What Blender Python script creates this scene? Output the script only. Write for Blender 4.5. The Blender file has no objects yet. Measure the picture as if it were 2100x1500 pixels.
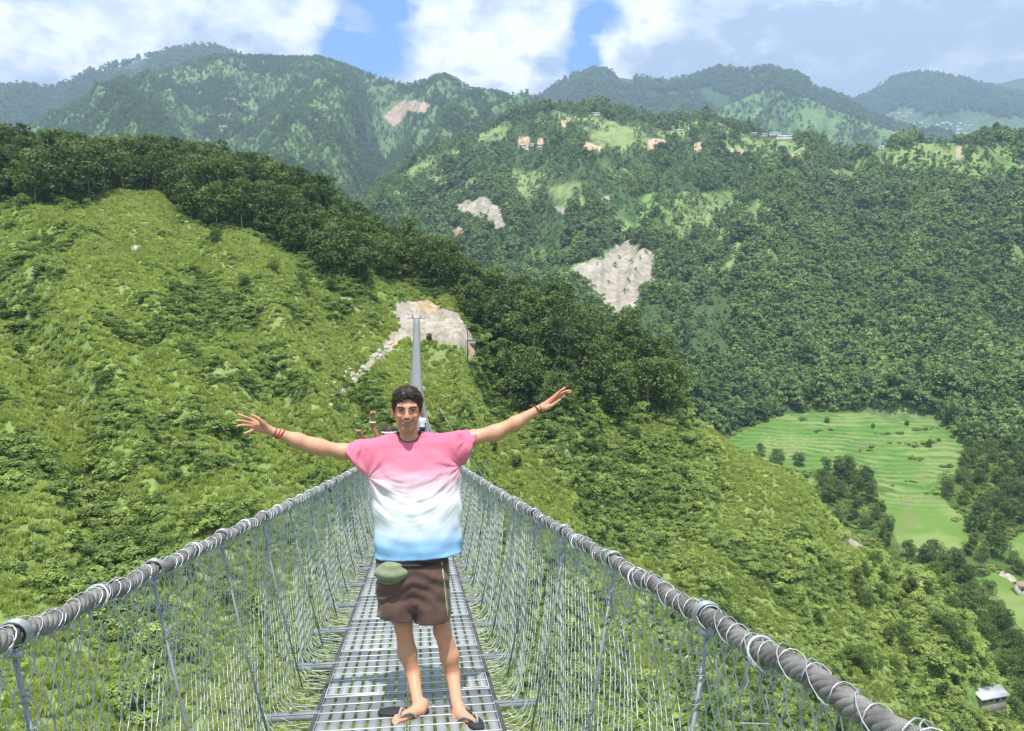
import bpy, math, time
import numpy as np
from mathutils import Matrix, Vector
T0 = time.time()
scene = bpy.context.scene
COL = scene.collection

# ------------------------------------------------------------------ camera
FPX = 1580.0                       # focal length in pixels of a 2100 px wide frame
PITCH = math.atan(65 / FPX)        # a little below the horizon
YAW = math.atan(195 / FPX)         # the footbridge runs along +Y
cd = bpy.data.cameras.new('camera'); cam = bpy.data.objects.new('camera', cd); COL.objects.link(cam)
cd.sensor_width = 36.0; cd.sensor_fit = 'HORIZONTAL'; cd.lens = 36.0 * FPX / 2100
cd.clip_start = 0.05; cd.clip_end = 60000
cam.location = (0, 0, 0)
cam.rotation_euler = (math.pi / 2 - PITCH, 0, -YAW)
scene.camera = cam

# ------------------------------------------------------------------ light
SUN_EL = math.radians(71); SUN_AZ = math.radians(188)   # behind the camera, a little to its left
S = Vector((math.sin(SUN_AZ) * math.cos(SUN_EL), math.cos(SUN_AZ) * math.cos(SUN_EL), math.sin(SUN_EL)))
sd = bpy.data.lights.new('sun', 'SUN'); sun = bpy.data.objects.new('sun', sd); COL.objects.link(sun)
sd.energy = 5.0; sd.angle = math.radians(0.53); sd.color = (1.0, 0.95, 0.87)
sun.rotation_euler = S.to_track_quat('Z', 'Y').to_euler()

scene.view_settings.view_transform = 'Standard'; scene.view_settings.look = 'None'
scene.view_settings.exposure = 0.5; scene.view_settings.gamma = 1.0
scene.view_settings.use_curve_mapping = False
scene.render.engine = 'CYCLES'
cy = scene.cycles
cy.max_bounces = 4; cy.diffuse_bounces = 2; cy.glossy_bounces = 2; cy.transmission_bounces = 2
cy.volume_bounces = 0; cy.transparent_max_bounces = 6
cy.caustics_reflective = False; cy.caustics_refractive = False
cy.use_denoising = True
cy.sample_clamp_indirect = 6

F_ = np.array([math.sin(YAW) * math.cos(PITCH), math.cos(YAW) * math.cos(PITCH), -math.sin(PITCH)])
R_ = np.array([math.cos(YAW), -math.sin(YAW), 0.0]); U_ = np.cross(R_, F_)

def ray(px, py):
    """direction in the world of a pixel of the 2100 x 1500 photograph (a survey of the place)"""
    px = np.asarray(px, float); py = np.asarray(py, float)
    return F_ + ((px - 1050) / FPX)[..., None] * R_ - ((py - 750) / FPX)[..., None] * U_

def proj(x, y, z):
    p = np.stack([x, y, z], -1); d = p @ F_; d = np.where(d < 1e-3, 1e-3, d)
    return 1050 + FPX * (p @ R_) / d, 750 - FPX * (p @ U_) / d

# ------------------------------------------------------------------ node helpers
def nt(tree, kind, **kw):
    n = tree.nodes.new(kind)
    for k, v in kw.items():
        if k[0] == '_': continue
        setattr(n, k, v)
    return n

def setin(tree, node, sock, val):
    s = node.inputs[sock]
    if hasattr(val, 'is_output') or isinstance(val, bpy.types.NodeSocket): tree.links.new(val, s)
    else: s.default_value = val

def nmath(t, op, a, b=None, c=None, clamp=False):
    n = t.nodes.new('ShaderNodeMath'); n.operation = op; n.use_clamp = clamp
    setin(t, n, 0, a)
    if b is not None: setin(t, n, 1, b)
    if c is not None: setin(t, n, 2, c)
    return n.outputs[0]

def nsmooth(t, v, a, b):
    n = t.nodes.new('ShaderNodeMapRange'); n.interpolation_type = 'SMOOTHSTEP'
    setin(t, n, 0, v); n.inputs[1].default_value = a; n.inputs[2].default_value = b
    n.inputs[3].default_value = 0; n.inputs[4].default_value = 1
    return n.outputs[0]

def nmap(t, v, a, b, c, d):
    n = t.nodes.new('ShaderNodeMapRange'); setin(t, n, 0, v)
    for i, q in enumerate((a, b, c, d)): n.inputs[i + 1].default_value = q
    return n.outputs[0]

def nmix(t, fac, a, b, mode='MIX'):
    n = t.nodes.new('ShaderNodeMix'); n.data_type = 'RGBA'; n.blend_type = mode
    setin(t, n, 0, fac)
    for i, v in ((6, a), (7, b)):
        if isinstance(v, (tuple, list)): v = tuple(v) + ((1,) if len(v) == 3 else ())
        setin(t, n, i, v)
    return n.outputs[2]

def nnoise(t, vec, scale, detail=4, rough=0.55, dist=0.0, out=0):
    n = t.nodes.new('ShaderNodeTexNoise')
    if vec is not None: t.links.new(vec, n.inputs['Vector'])
    n.inputs['Scale'].default_value = scale; n.inputs['Detail'].default_value = detail
    n.inputs['Roughness'].default_value = rough; n.inputs['Distortion'].default_value = dist
    return n.outputs[out]

# ------------------------------------------------------------------ sky with broken cumulus
world = bpy.data.worlds.new('World'); scene.world = world; world.use_nodes = True
wt = world.node_tree; wt.nodes.clear()
wo = wt.nodes.new('ShaderNodeOutputWorld'); bg = wt.nodes.new('ShaderNodeBackground')
wt.links.new(bg.outputs[0], wo.inputs[0]); bg.inputs[1].default_value = 0.1
sky = wt.nodes.new('ShaderNodeTexSky'); sky.sky_type = 'NISHITA'; sky.sun_disc = False
sky.sun_elevation = SUN_EL; sky.sun_rotation = SUN_AZ; sky.altitude = 900; sky.air_density = 1.0
sky.dust_density = 1.0; sky.ozone_density = 1.6
tc = wt.nodes.new('ShaderNodeTexCoord'); D = tc.outputs['Generated']
sep = wt.nodes.new('ShaderNodeSeparateXYZ'); wt.links.new(D, sep.inputs[0])
def vmath(t, op, a, b=None, out=0):
    n = t.nodes.new('ShaderNodeVectorMath'); n.operation = op
    setin(t, n, 0, a)
    if b is not None: setin(t, n, 1, b)
    return n.outputs[out]
stretch = vmath(wt, 'MULTIPLY', D, (1.0, 1.0, 1.55))
warp = vmath(wt, 'SCALE', vmath(wt, 'SUBTRACT', nnoise(wt, stretch, 5.0, 5, 0.6, 0.0, 1), (0.5, 0.5, 0.5)))
warp.node.inputs['Scale'].default_value = 0.055
DW = vmath(wt, 'ADD', D, warp)
EDGE = nnoise(wt, stretch, 7.0, 8, 0.6)
def blob(px, py, rx, ry, hard=0.45):
    """soft ellipse round a direction, edges broken up by noise"""
    d = ray(px, py); d = d / np.linalg.norm(d)
    az = math.atan2(d[0], d[1])
    loc = vmath(wt, 'SUBTRACT', DW, tuple(d))
    rot = wt.nodes.new('ShaderNodeVectorRotate'); rot.rotation_type = 'Z_AXIS'
    wt.links.new(loc, rot.inputs['Vector']); rot.inputs['Angle'].default_value = az
    sc_ = vmath(wt, 'MULTIPLY', rot.outputs[0], (FPX / rx, 0.0, FPX / ry))
    ln = nmath(wt, 'ADD', vmath(wt, 'LENGTH', sc_, out=1), nmath(wt, 'MULTIPLY', nmath(wt, 'SUBTRACT', EDGE, 0.5), 3.2))
    n = wt.nodes.new('ShaderNodeMapRange'); n.interpolation_type = 'SMOOTHSTEP'
    wt.links.new(ln, n.inputs[0]); n.inputs[1].default_value = 1.0 + hard; n.inputs[2].default_value = 1.0 - hard
    return n.outputs[0]
def total(lst):
    s = lst[0]
    for v in lst[1:]: s = nmath(wt, 'ADD', s, v)
    return s
big = nnoise(wt, stretch, 2.4, 6, 0.55)
mid = nnoise(wt, stretch, 9.5, 9, 0.58, 0.35)
gaps = nmath(wt, 'MINIMUM', total([blob(785, 60, 84, 74, .55), blob(740, 130, 64, 50, .55), blob(700, 90, 54, 34, .5), blob(1225, 20, 50, 50, .6), blob(1195, 80, 34, 60, .6), blob(1195, 140, 40, 30, .6), blob(800, 5, 62, 40, .4),
              nmath(wt, 'MULTIPLY', blob(95, -6, 110, 20), .5)]), 1.0)
cover = nmath(wt, 'ADD', nsmooth(wt, big, 0.30, 0.46), 0.0)
front = nsmooth(wt, nmath(wt, 'ARCTAN2', sep.outputs[0], sep.outputs[1]), -3.2, -3.1)
cover = nmath(wt, 'MAXIMUM', cover, nmath(wt, 'MINIMUM', total([blob(330, 60, 420, 190, .3), blob(1020, 70, 190, 180, .35), blob(1650, 70, 480, 200, .3), blob(2200, 60, 400, 220, .3)]), 1.0))
cover = nmath(wt, 'SUBTRACT', cover, gaps, clamp=True)
# sunlit rims and shaded undersides of the clouds
lite = total([blob(110, 62, 130, 60, .7), blob(640, 35, 60, 50, .8), blob(905, 55, 70, 70, .8), blob(1060, 55, 130, 85, .8), blob(1170, 85, 50, 60, .8),
              blob(960, 130, 120, 60, .8), blob(1285, 30, 70, 60, .8), blob(1232, 130, 60, 30, .8), blob(1525, 112, 55, 26, .5), blob(1175, 160, 70, 20, .8),
              nmath(wt, 'MULTIPLY', blob(1650, 20, 300, 26, .8), .5), nmath(wt, 'MULTIPLY', blob(250, 130, 200, 60, .8), .6), nmath(wt, 'MULTIPLY', blob(2050, 100, 120, 60, .8), .35), nmath(wt, 'MULTIPLY', blob(400, 40, 180, 60, .8), .5)])
shade = total([blob(1820, 100, 260, 75, .8), nmath(wt, 'MULTIPLY', blob(1450, 80, 140, 60, .9), .6), nmath(wt, 'MULTIPLY', blob(330, 110, 140, 40, .9), .35), nmath(wt, 'MULTIPLY', blob(1330, 130, 90, 40, .8), .5)])
tone = nmath(wt, 'ADD', nmap(wt, mid, 0.36, 0.64, 0.0, 0.62), nmath(wt, 'MULTIPLY', lite, 0.42))
tone = nmath(wt, 'SUBTRACT', tone, nmath(wt, 'MULTIPLY', shade, 0.5), clamp=True)
bil = nnoise(wt, vmath(wt, 'ADD', stretch, warp), 19.0, 9, 0.6, 0.15)
bil2 = nmath(wt, 'ABSOLUTE', nmath(wt, 'SUBTRACT', nnoise(wt, vmath(wt, 'ADD', stretch, warp), 13.0, 6, 0.5, 0.0), 0.5))
puff = nmath(wt, 'ADD', nmap(wt, bil, .36, .64, -.18, .18), nmap(wt, bil2, 0.0, .14, .10, -.14))
tone = nmath(wt, 'ADD', tone, nmath(wt, 'MULTIPLY', puff, nmath(wt, 'ADD', .7, lite)), clamp=True)
ramp = wt.nodes.new('ShaderNodeValToRGB'); wt.links.new(tone, ramp.inputs[0])
cr = ramp.color_ramp; cr.elements[0].position = 0.0; cr.elements[0].color = (4.2, 5.3, 7.1, 1)
cr.elements[1].position = 1.0; cr.elements[1].color = (11.2, 11.2, 11.3, 1)
e = cr.elements.new(0.35); e.color = (6.6, 7.4, 8.8, 1)
e = cr.elements.new(0.62); e.color = (8.6, 9.2, 10.4, 1)
skyc = nmix(wt, 1.0, sky.outputs[0], (1.25, 1.75, 2.2), 'MULTIPLY')
col = nmix(wt, cover, skyc, ramp.outputs[0])
wt.links.new(col, bg.inputs[0])

# ------------------------------------------------------------------ object helpers
def tag(o, label=None, cat=None, group=None, kind=None):
    if label: o['label'] = label
    if cat: o['category'] = cat
    if group: o['group'] = group
    if kind: o['kind'] = kind
    return o

def worldloc(o):
    v = np.zeros(3)
    while o is not None: v += np.array(o.location); o = o.parent
    return v

def empty(name, loc, label=None, cat=None, group=None, parent=None):
    o = bpy.data.objects.new(name, None); COL.objects.link(o); o.location = tuple(loc)
    o.empty_display_size = 0.1; o.parent = parent
    return tag(o, label, cat, group)

def mesh_np(name, V, F, smooth=True):
    """V (n,3); F an (m,k) array or a list of such arrays"""
    me = bpy.data.meshes.new(name)
    V = np.ascontiguousarray(V, np.float32)
    Fs = F if isinstance(F, list) and np.ndim(F[0]) == 2 else [F]
    Fs = [np.asarray(f, np.int32) for f in Fs if len(f)]
    nl = sum(f.size for f in Fs); nf = sum(len(f) for f in Fs)
    me.vertices.add(len(V)); me.vertices.foreach_set('co', V.ravel())
    me.loops.add(nl); me.polygons.add(nf)
    me.loops.foreach_set('vertex_index', np.concatenate([f.ravel() for f in Fs]))
    tot = np.concatenate([np.full(len(f), f.shape[1], np.int32) for f in Fs])
    me.polygons.foreach_set('loop_start', np.concatenate([[0], np.cumsum(tot)[:-1]]).astype(np.int32))
    if smooth: me.polygons.foreach_set('use_smooth', np.ones(nf, bool))
    me.update(calc_edges=True)
    return me

def add_obj(name, me, mat=None, parent=None, link=True):
    o = bpy.data.objects.new(name, me)
    if mat is not None and not me.materials: me.materials.append(mat)
    if link: COL.objects.link(o)
    o.parent = parent
    return o

def wobj(name, V, F, mat, parent=None, smooth=True, attrs=None):
    """mesh given in world coordinates, hung under parent"""
    V = np.asarray(V, float)
    if parent is not None: V = V - worldloc(parent)
    me = mesh_np(name, V, F, smooth)
    if attrs:
        for k, (dom, a) in attrs.items(): add_attr(me, k, a, dom)
    return add_obj(name, me, mat, parent)

def add_attr(me, name, arr, dom='POINT'):
    arr = np.asarray(arr, np.float32)
    if arr.ndim == 1:
        a = me.attributes.new(name, 'FLOAT', dom); a.data.foreach_set('value', arr)
    else:
        a = me.attributes.new(name, 'FLOAT_VECTOR', dom); a.data.foreach_set('vector', arr.ravel())

class MB:
    """collects boxes and tubes (quads) in world coordinates"""
    def __init__(s): s.V = []; s.F = []; s.n = 0; s.A = []
    def add(s, V, F, a=None):
        V = np.asarray(V, float); F = np.asarray(F, int)
        s.V.append(V); s.F.append(F + s.n); s.n += len(V)
        if a is not None: s.A.append(a)
    def box(s, c, size, ax=None):
        c = np.asarray(c, float); h = np.asarray(size, float) / 2
        q = np.array([[i, j, k] for i in (-1, 1) for j in (-1, 1) for k in (-1, 1)], float) * h
        if ax is not None: q = q @ np.asarray(ax, float)
        s.add(q + c, [[0, 1, 3, 2], [4, 6, 7, 5], [0, 4, 5, 1], [2, 3, 7, 6], [0, 2, 6, 4], [1, 5, 7, 3]])
    def tube(s, P, r, n=6, cap=True, attr=False):
        P = np.asarray(P, float); m = len(P)
        r = np.broadcast_to(np.asarray(r, float), (m,))
        t = np.gradient(P, axis=0); t /= np.linalg.norm(t, axis=1)[:, None] + 1e-12
        ref = np.array([0, 0, 1.0]) if abs(t[:, 2]).mean() < 0.8 else np.array([1.0, 0, 0])
        b = np.cross(t, ref); b /= np.linalg.norm(b, axis=1)[:, None] + 1e-9
        u = np.cross(b, t)
        a = np.arange(n) * 2 * math.pi / n
        V = P[:, None] + r[:, None, None] * (np.cos(a)[None, :, None] * b[:, None] + np.sin(a)[None, :, None] * u[:, None])
        i = np.arange(m - 1)[:, None] * n; j = np.arange(n)[None]; k = (j + 1) % n
        F = np.stack([i + j, i + k, i + n + k, i + n + j], -1).reshape(-1, 4)
        V = V.reshape(-1, 3)
        if cap and n >= 3:
            V = np.vstack([V, P[0], P[-1]]); c0 = m * n; j = np.arange(n); k = (j + 1) % n
            # cap quads (degenerate-free): fan pairs
            F = np.vstack([F, np.stack([np.full(n, c0), k, j, j], -1)[:, :4] * 0 + np.stack([np.full(n, c0), k, j, j], -1)]) if False else F
            s.capsT = getattr(s, 'capsT', [])
            s.capsT.append(np.stack([np.full(n, c0), k, j], -1) + s.n)
            s.capsT.append(np.stack([np.full(n, c0 + 1), (m - 1) * n + j, (m - 1) * n + k], -1) + s.n)
        s.add(V, F)
    def build(s, name, mat, parent=None, smooth=True):
        Fs = [np.concatenate(s.F)]
        if getattr(s, 'capsT', None): Fs.append(np.concatenate(s.capsT))
        return wobj(name, np.concatenate(s.V), Fs, mat, parent, smooth)

# ------------------------------------------------------------------ numpy noise
def _h(ix, iy, seed):
    h = (ix.astype(np.int64) * 374761393 + iy.astype(np.int64) * 668265263 + seed * 1442695041) & 0xffffffff
    h = ((h ^ (h >> 13)) * 1274126177) & 0xffffffff
    return (h ^ (h >> 16)) & 0xffffffff
def perlin(x, y, seed=0):
    ix = np.floor(x); iy = np.floor(y); fx = x - ix; fy = y - iy
    ux = fx * fx * fx * (fx * (fx * 6 - 15) + 10); uy = fy * fy * fy * (fy * (fy * 6 - 15) + 10)
    def g(a, b):
        t = _h(ix + a, iy + b, seed) * (2 * math.pi / 4294967296.0)
        return np.cos(t) * (fx - a) + np.sin(t) * (fy - b)
    a = g(0, 0) * (1 - ux) + g(1, 0) * ux; b = g(0, 1) * (1 - ux) + g(1, 1) * ux
    return (a * (1 - uy) + b * uy) * 1.5
def fbm(x, y, oct=4, seed=0, gain=.5, lac=2.03):
    s = 0; a = 1; t = 0
    for i in range(oct):
        s = s + a * perlin(x, y, seed + i * 17); t += a; a *= gain; x = x * lac + 3.7; y = y * lac - 1.9
    return s / t
def ridged(x, y, oct=4, seed=0, gain=.5):
    s = 0; a = 1; t = 0
    for i in range(oct):
        s = s + a * (1 - 2 * np.abs(perlin(x, y, seed + i * 31))); t += a; a *= gain; x = x * 2.05 + 5.1; y = y * 2.05 - 2.3
    return s / t
def sstep(x, a, b):
    t = np.clip((x - a) / (b - a), 0, 1); return t * t * (3 - 2 * t)
def poly_in(px, py, poly):
    """signed distance (pixels of the survey photograph), negative inside"""
    P = np.asarray(poly, float); Q = np.roll(P, -1, 0)
    ins = np.zeros(px.shape, bool); dm = np.full(px.shape, 1e9)
    for (x0, y0), (x1, y1) in zip(P, Q):
        c = ((y0 > py) != (y1 > py)) & (px < (x1 - x0) * (py - y0) / ((y1 - y0) or 1e-9) + x0); ins ^= c
        ex, ey = x1 - x0, y1 - y0; t = np.clip(((px - x0) * ex + (py - y0) * ey) / (ex * ex + ey * ey + 1e-9), 0, 1)
        dm = np.minimum(dm, np.hypot(px - x0 - t * ex, py - y0 - t * ey))
    return np.where(ins, -dm, dm)
# ------------------------------------------------------------------ ground materials
def new_mat(name):
    m = bpy.data.materials.new(name); m.use_nodes = True
    t = m.node_tree; b = t.nodes['Principled BSDF']
    return m, t, b
def attr(t, name, kind='GEOMETRY', out='Fac'):
    n = t.nodes.new('ShaderNodeAttribute'); n.attribute_name = name; n.attribute_type = kind
    return n.outputs[out]
def simple(name, col, rough=0.6, metal=0.0, spec=0.3, noise=None, bump=0.0, bscale=40):
    m, t, b = new_mat(name)
    b.inputs['Roughness'].default_value = rough; b.inputs['Metallic'].default_value = metal
    b.inputs['Specular IOR Level'].default_value = spec
    g = t.nodes.new('ShaderNodeTexCoord').outputs['Object']
    if noise:
        sc_, amt = noise
        n = nnoise(t, g, sc_, 5)
        f = nmap(t, n, .3, .7, 1 - amt, 1 + amt)
        mm = t.nodes.new('ShaderNodeVectorMath'); mm.operation = 'SCALE'
        mm.inputs[0].default_value = col[:3]; t.links.new(f, mm.inputs['Scale']); t.links.new(mm.outputs[0], b.inputs['Base Color'])
    else: b.inputs['Base Color'].default_value = (*col[:3], 1)
    if bump:
        bn = t.nodes.new('ShaderNodeBump'); bn.inputs['Strength'].default_value = bump; bn.inputs['Distance'].default_value = 0.01
        t.links.new(nnoise(t, g, bscale, 5), bn.inputs['Height']); t.links.new(bn.outputs[0], b.inputs['Normal'])
    return m

def ground_mat(name, grass, dry, wood, patch, fine, bump_d):
    m, t, b = new_mat(name)
    pos = t.nodes.new('ShaderNodeNewGeometry').outputs['Position']
    n1 = nnoise(t, pos, patch, 6, 0.6, 0.3); n2 = nnoise(t, pos, fine, 5, 0.65); n3 = nnoise(t, pos, patch * 4.3, 5, 0.6)
    c = nmix(t, nsmooth(t, n1, 0.40, 0.62), grass, dry)
    c = nmix(t, nmath(t, 'MULTIPLY', nsmooth(t, n3, 0.48, 0.66), 0.75), c, wood)
    c = nmix(t, attr(t, 'wood'), c, tuple(v * 0.8 for v in wood))
    c = nmix(t, 1.0, c, nmix(t, n2, (0.55, 0.58, 0.5), (1.45, 1.4, 1.5)), 'MULTIPLY')
    # terraced rice fields
    fld = nmix(t, nsmooth(t, nnoise(t, pos, 0.035, 3), .42, .6), (0.13, 0.225, 0.045), (0.21, 0.28, 0.085))
    fld = nmix(t, nmath(t, 'MULTIPLY', nsmooth(t, nnoise(t, pos, 0.06, 4), .55, .68), 0.6), fld, (0.2, 0.2, 0.1))
    fld = nmix(t, attr(t, 'riser'), fld, (0.085, 0.19, 0.05))
    c = nmix(t, attr(t, 'field'), c, fld)
    # bare soil and rock
    sn = nnoise(t, pos, fine * 0.5, 7, 0.7, 0.5)
    soil = nmix(t, nsmooth(t, sn, 0.35, 0.68), (0.30, 0.26, 0.20), (0.50, 0.46, 0.39))
    soil = nmix(t, attr(t, 'rock'), soil, nmix(t, nsmooth(t, sn, .4, .65), (0.07, 0.07, 0.05), (0.24, 0.21, 0.17)))
    soil = nmix(t, attr(t, 'rust'), soil, nmix(t, nsmooth(t, sn, .4, .6), (0.42, 0.27, 0.17), (0.60, 0.46, 0.32)))
    soil = nmix(t, nmath(t, 'MULTIPLY', nsmooth(t, nnoise(t, pos, fine * .8, 6, .7, .8), .56, .66), .55), soil, (0.16, 0.15, 0.11))
    edge = nmath(t, 'MULTIPLY', attr(t, 'soil'), nmath(t, 'ADD', 1.0, nmath(t, 'MULTIPLY', nmath(t, 'SUBTRACT', nnoise(t, pos, fine * .7, 6, .7), .5), 2.6)))
    c = nmix(t, nsmooth(t, edge, 0.42, 0.58), c, soil)
    t.links.new(c, b.inputs['Base Color']); b.inputs['Roughness'].default_value = 0.9; b.inputs['Specular IOR Level'].default_value = 0.15
    bn = t.nodes.new('ShaderNodeBump'); bn.inputs['Strength'].default_value = 0.9; bn.inputs['Distance'].default_value = bump_d
    t.links.new(nnoise(t, pos, fine, 6, 0.7), bn.inputs['Height']); t.links.new(bn.outputs[0], b.inputs['Normal'])
    return m

def foliage_mat(name, dark, light, transl=0.25, rough=0.55):
    m, t, b = new_mat(name)
    v = attr(t, 'v'); ti = attr(t, 'tint', 'INSTANCER')
    f = nmath(t, 'ADD', nmath(t, 'MULTIPLY', v, 0.45), nmath(t, 'MULTIPLY', ti, 0.65), clamp=True)
    c = nmix(t, f, dark, light)
    t.links.new(c, b.inputs['Base Color']); b.inputs['Roughness'].default_value = rough; b.inputs['Specular IOR Level'].default_value = 0.25
    tr = t.nodes.new('ShaderNodeBsdfTranslucent'); t.links.new(nmix(t, 1.0, c, (1.3, 1.35, 0.6), 'MULTIPLY'), tr.inputs[0])
    mx = t.nodes.new('ShaderNodeMixShader'); mx.inputs[0].default_value = transl
    t.links.new(b.outputs[0], mx.inputs[1]); t.links.new(tr.outputs[0], mx.inputs[2])
    t.links.new(mx.outputs[0], t.nodes['Material Output'].inputs[0])
    return m

M_near = ground_mat('hillside_ground', (0.21, 0.31, 0.085), (0.275, 0.34, 0.125), (0.08, 0.15, 0.04), 0.035, 0.9, 0.5)
M_mid = ground_mat('wooded_slope_ground', (0.20, 0.32, 0.09), (0.26, 0.32, 0.12), (0.055, 0.11, 0.04), 0.008, 0.22, 2.0)
M_far = ground_mat('mountain_ground', (0.16, 0.26, 0.09), (0.13, 0.21, 0.08), (0.06, 0.12, 0.05), 0.0035, 0.06, 8.0)
M_valley = ground_mat('valley_ground', (0.11, 0.19, 0.04), (0.14, 0.19, 0.05), (0.05, 0.10, 0.02), 0.03, 0.5, 0.4)
M_tree = foliage_mat('tree_leaves', (0.040, 0.078, 0.020), (0.20, 0.27, 0.065))
M_fartree = foliage_mat('far_tree_leaves', (0.060, 0.115, 0.042), (0.31, 0.42, 0.14), 0.28)
M_bush = foliage_mat('shrub_leaves', (0.085, 0.155, 0.038), (0.50, 0.60, 0.17), 0.32)
M_tuft = foliage_mat('grass_blades', (0.29, 0.37, 0.095), (0.58, 0.655, 0.25), 0.4)
M_bark = simple('bark', (0.30, 0.27, 0.22), 0.9, noise=(3, .3))

# ------------------------------------------------------------------ hills as height fields round the viewpoint
A0, A1 = math.radians(-50), math.radians(58)
AG = np.linspace(A0, A1, 900)
def px2az(px): return YAW + math.atan((px - 1050) / FPX)
class Ridge:
    def __init__(s, crest, base, back, g=1.0, k=6.0, smooth=2.0):
        """crest: (px, py, range) survey points; base: (px, range, height) points"""
        a = []; z = []; r = []
        for px, py, rc in crest:
            d = ray(px, py); a.append(math.atan2(d[0], d[1])); r.append(rc); z.append(rc * d[2] / math.hypot(d[0], d[1]))
        def sm(v, w):
            n = int(w / 0.12) | 1
            kk = np.hanning(n + 2)[1:-1]; kk /= kk.sum(); return np.convolve(np.pad(v, n // 2, 'edge'), kk, 'valid')
        s.zc = sm(np.interp(AG, a, z), smooth * .5); s.rc = sm(np.interp(AG, a, r), smooth)
        ab = [px2az(b[0]) for b in base]
        s.rb = sm(np.interp(AG, ab, [b[1] for b in base]), smooth); s.zb = sm(np.interp(AG, ab, [b[2] for b in base]), smooth)
        s.back = back; s.toe = 0.12; s.g = g; s.k = k; s.relief = lambda a, r, x, y, t: 0 * a
        s.post = None
    def parts(s, a):
        return [np.interp(a, AG, q) for q in (s.rc, s.zc, s.rb, s.zb)]
    def h(s, a, r):
        rc, zc, rb, zb = s.parts(a)
        t = (r - rb) / (rc - rb); tt = np.clip(t, 0, None)
        fr = zb + (zc - zb) * np.where(tt <= 1, tt ** s.g, 1 + s.g * (tt - 1)) + np.where(t < 0, (r - rb) * s.toe, 0)
        bk = zc - (r - rc) * s.back
        k = s.k; hh = np.clip(.5 + .5 * (bk - fr) / k, 0, 1)
        z = bk * (1 - hh) + fr * hh - k * hh * (1 - hh) + k / 4
        x = r * np.sin(a); y = r * np.cos(a)
        z = z + s.relief(a, r, x, y, t)
        if s.post is not None: z = s.post(a, r, x, y, z)
        return z
def P_of(a): return 1050 + FPX * np.tan(a - YAW)
# --- near ridge, where the footbridge lands
near = Ridge([(-500, 350, 400), (-200, 360, 360), (0, 372, 330), (90, 358, 328), (280, 362, 322), (440, 378, 312), (540, 402, 302), (640, 450, 292),
              (700, 480, 286), (800, 528, 274), (900, 572, 266), (980, 610, 260), (1030, 645, 257), (1100, 675, 255), (1200, 702, 252), (1290, 735, 248),
              (1380, 795, 245), (1412, 862, 243), (1500, 922, 241), (1560, 955, 240), (1650, 1008, 240), (1720, 1085, 240), (1780, 1142, 239),
              (1928, 1192, 236), (1985, 1290, 234), (2018, 1380, 232), (2060, 1450, 230), (2150, 1540, 228), (2400, 1700, 225)],
             [(-500, 70, -46), (0, 76, -36), (420, 84, -42), (855, 98, -54), (1100, 112, -66), (1400, 128, -84), (1780, 150, -104), (2100, 165, -118), (2400, 170, -124)], 0.55, 1.06, 5)
PADP = (-0.06, 212.0)
def near_relief(a, r, x, y, t):
    p = P_of(a)
    skew = np.interp(p, [-400, 700, 1000, 1300, 2300], [2.4, 2.4, 0.4, -1.0, -1.0])
    u = (p + skew * (r - 290)) / 330.0 * 1.0
    env = sstep(t, -0.1, 0.35) * (1 - 0.75 * sstep(t, 0.82, 1.0))
    z = 13 * ridged(u * .9 + 0.33, r / 420.0, 2, 5) * env
    z = z + 3.6 * ridged(u * 2.2, r / 75.0, 2, 9) * env + 3.4 * fbm(x / 28, y / 28, 3, 12) * env
    z = z + 1.1 * fbm(x / 9, y / 9, 4, 11) * sstep(t, -.2, .1)
    return z - 4.0 * env
def near_post(a, r, x, y, z):
    d = np.hypot((x - 3) / 1.5, y - PADP[1] - 3); w = 1 - sstep(d, 5, 16)
    z = z * (1 - w) + w * (3.4 + 0.3 * fbm(x / 3, y / 3, 3, 3))
    # keep the slope clear of the deck
    dk = -1.47 - .144 * y + .000824 * y * y - 3.0 - (208 - y) * 0.3
    m = (np.abs(x) < 14) & (y < 206)
    wz = (1 - sstep(np.abs(x), 5, 14)) * (1 - sstep(y, 200, 206))
    return np.where(m, z * (1 - wz) + wz * np.minimum(z, dk), z)
near.relief = near_relief; near.post = near_post

# --- valley floor with rice terraces
VR = [100, 150, 240, 380, 430, 520, 600, 700]; VZ = [-122, -120, -114, -107, -89, -60, -44, -40]
FIELDS = [[(1480, 905), (1560, 868), (1620, 850), (1780, 848), (1925, 860), (1978, 915), (1968, 962), (1925, 1008), (1850, 1010), (1795, 1000), (1790, 960), (1640, 965), (1540, 950)],
          [(1800, 1010), (1860, 1010), (1925, 1015), (1975, 1060), (1988, 1110), (1950, 1142), (1890, 1150), (1850, 1130), (1830, 1080)],
          [(1985, 1190), (2040, 1175), (2110, 1195), (2130, 1300), (2070, 1262), (2010, 1215)], [(2030, 1130), (2110, 1085), (2140, 1120), (2110, 1160)],
          [(1610, 968), (1680, 985), (1680, 1030), (1640, 1010)], [(2060, 1240), (2130, 1260), (2130, 1330), (2075, 1300)]]
def field_mask(x, y, z):
    px, py = proj(x, y, z); d = np.full(px.shape, 1e9)
    for P in FIELDS: d = np.minimum(d, poly_in(px + 6 * fbm(x / 15, y / 15, 2, 41), py + 4 * fbm(x / 15, y / 15, 2, 42), P))
    return 1 - sstep(d, -1, 3)
def valley_raw(a, r):
    x = r * np.sin(a); y = r * np.cos(a)
    return np.interp(r + 26 * fbm(x / 70, y / 70, 3, 51), VR, VZ) + 1.2 * fbm(x / 25, y / 25, 3, 52)
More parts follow.
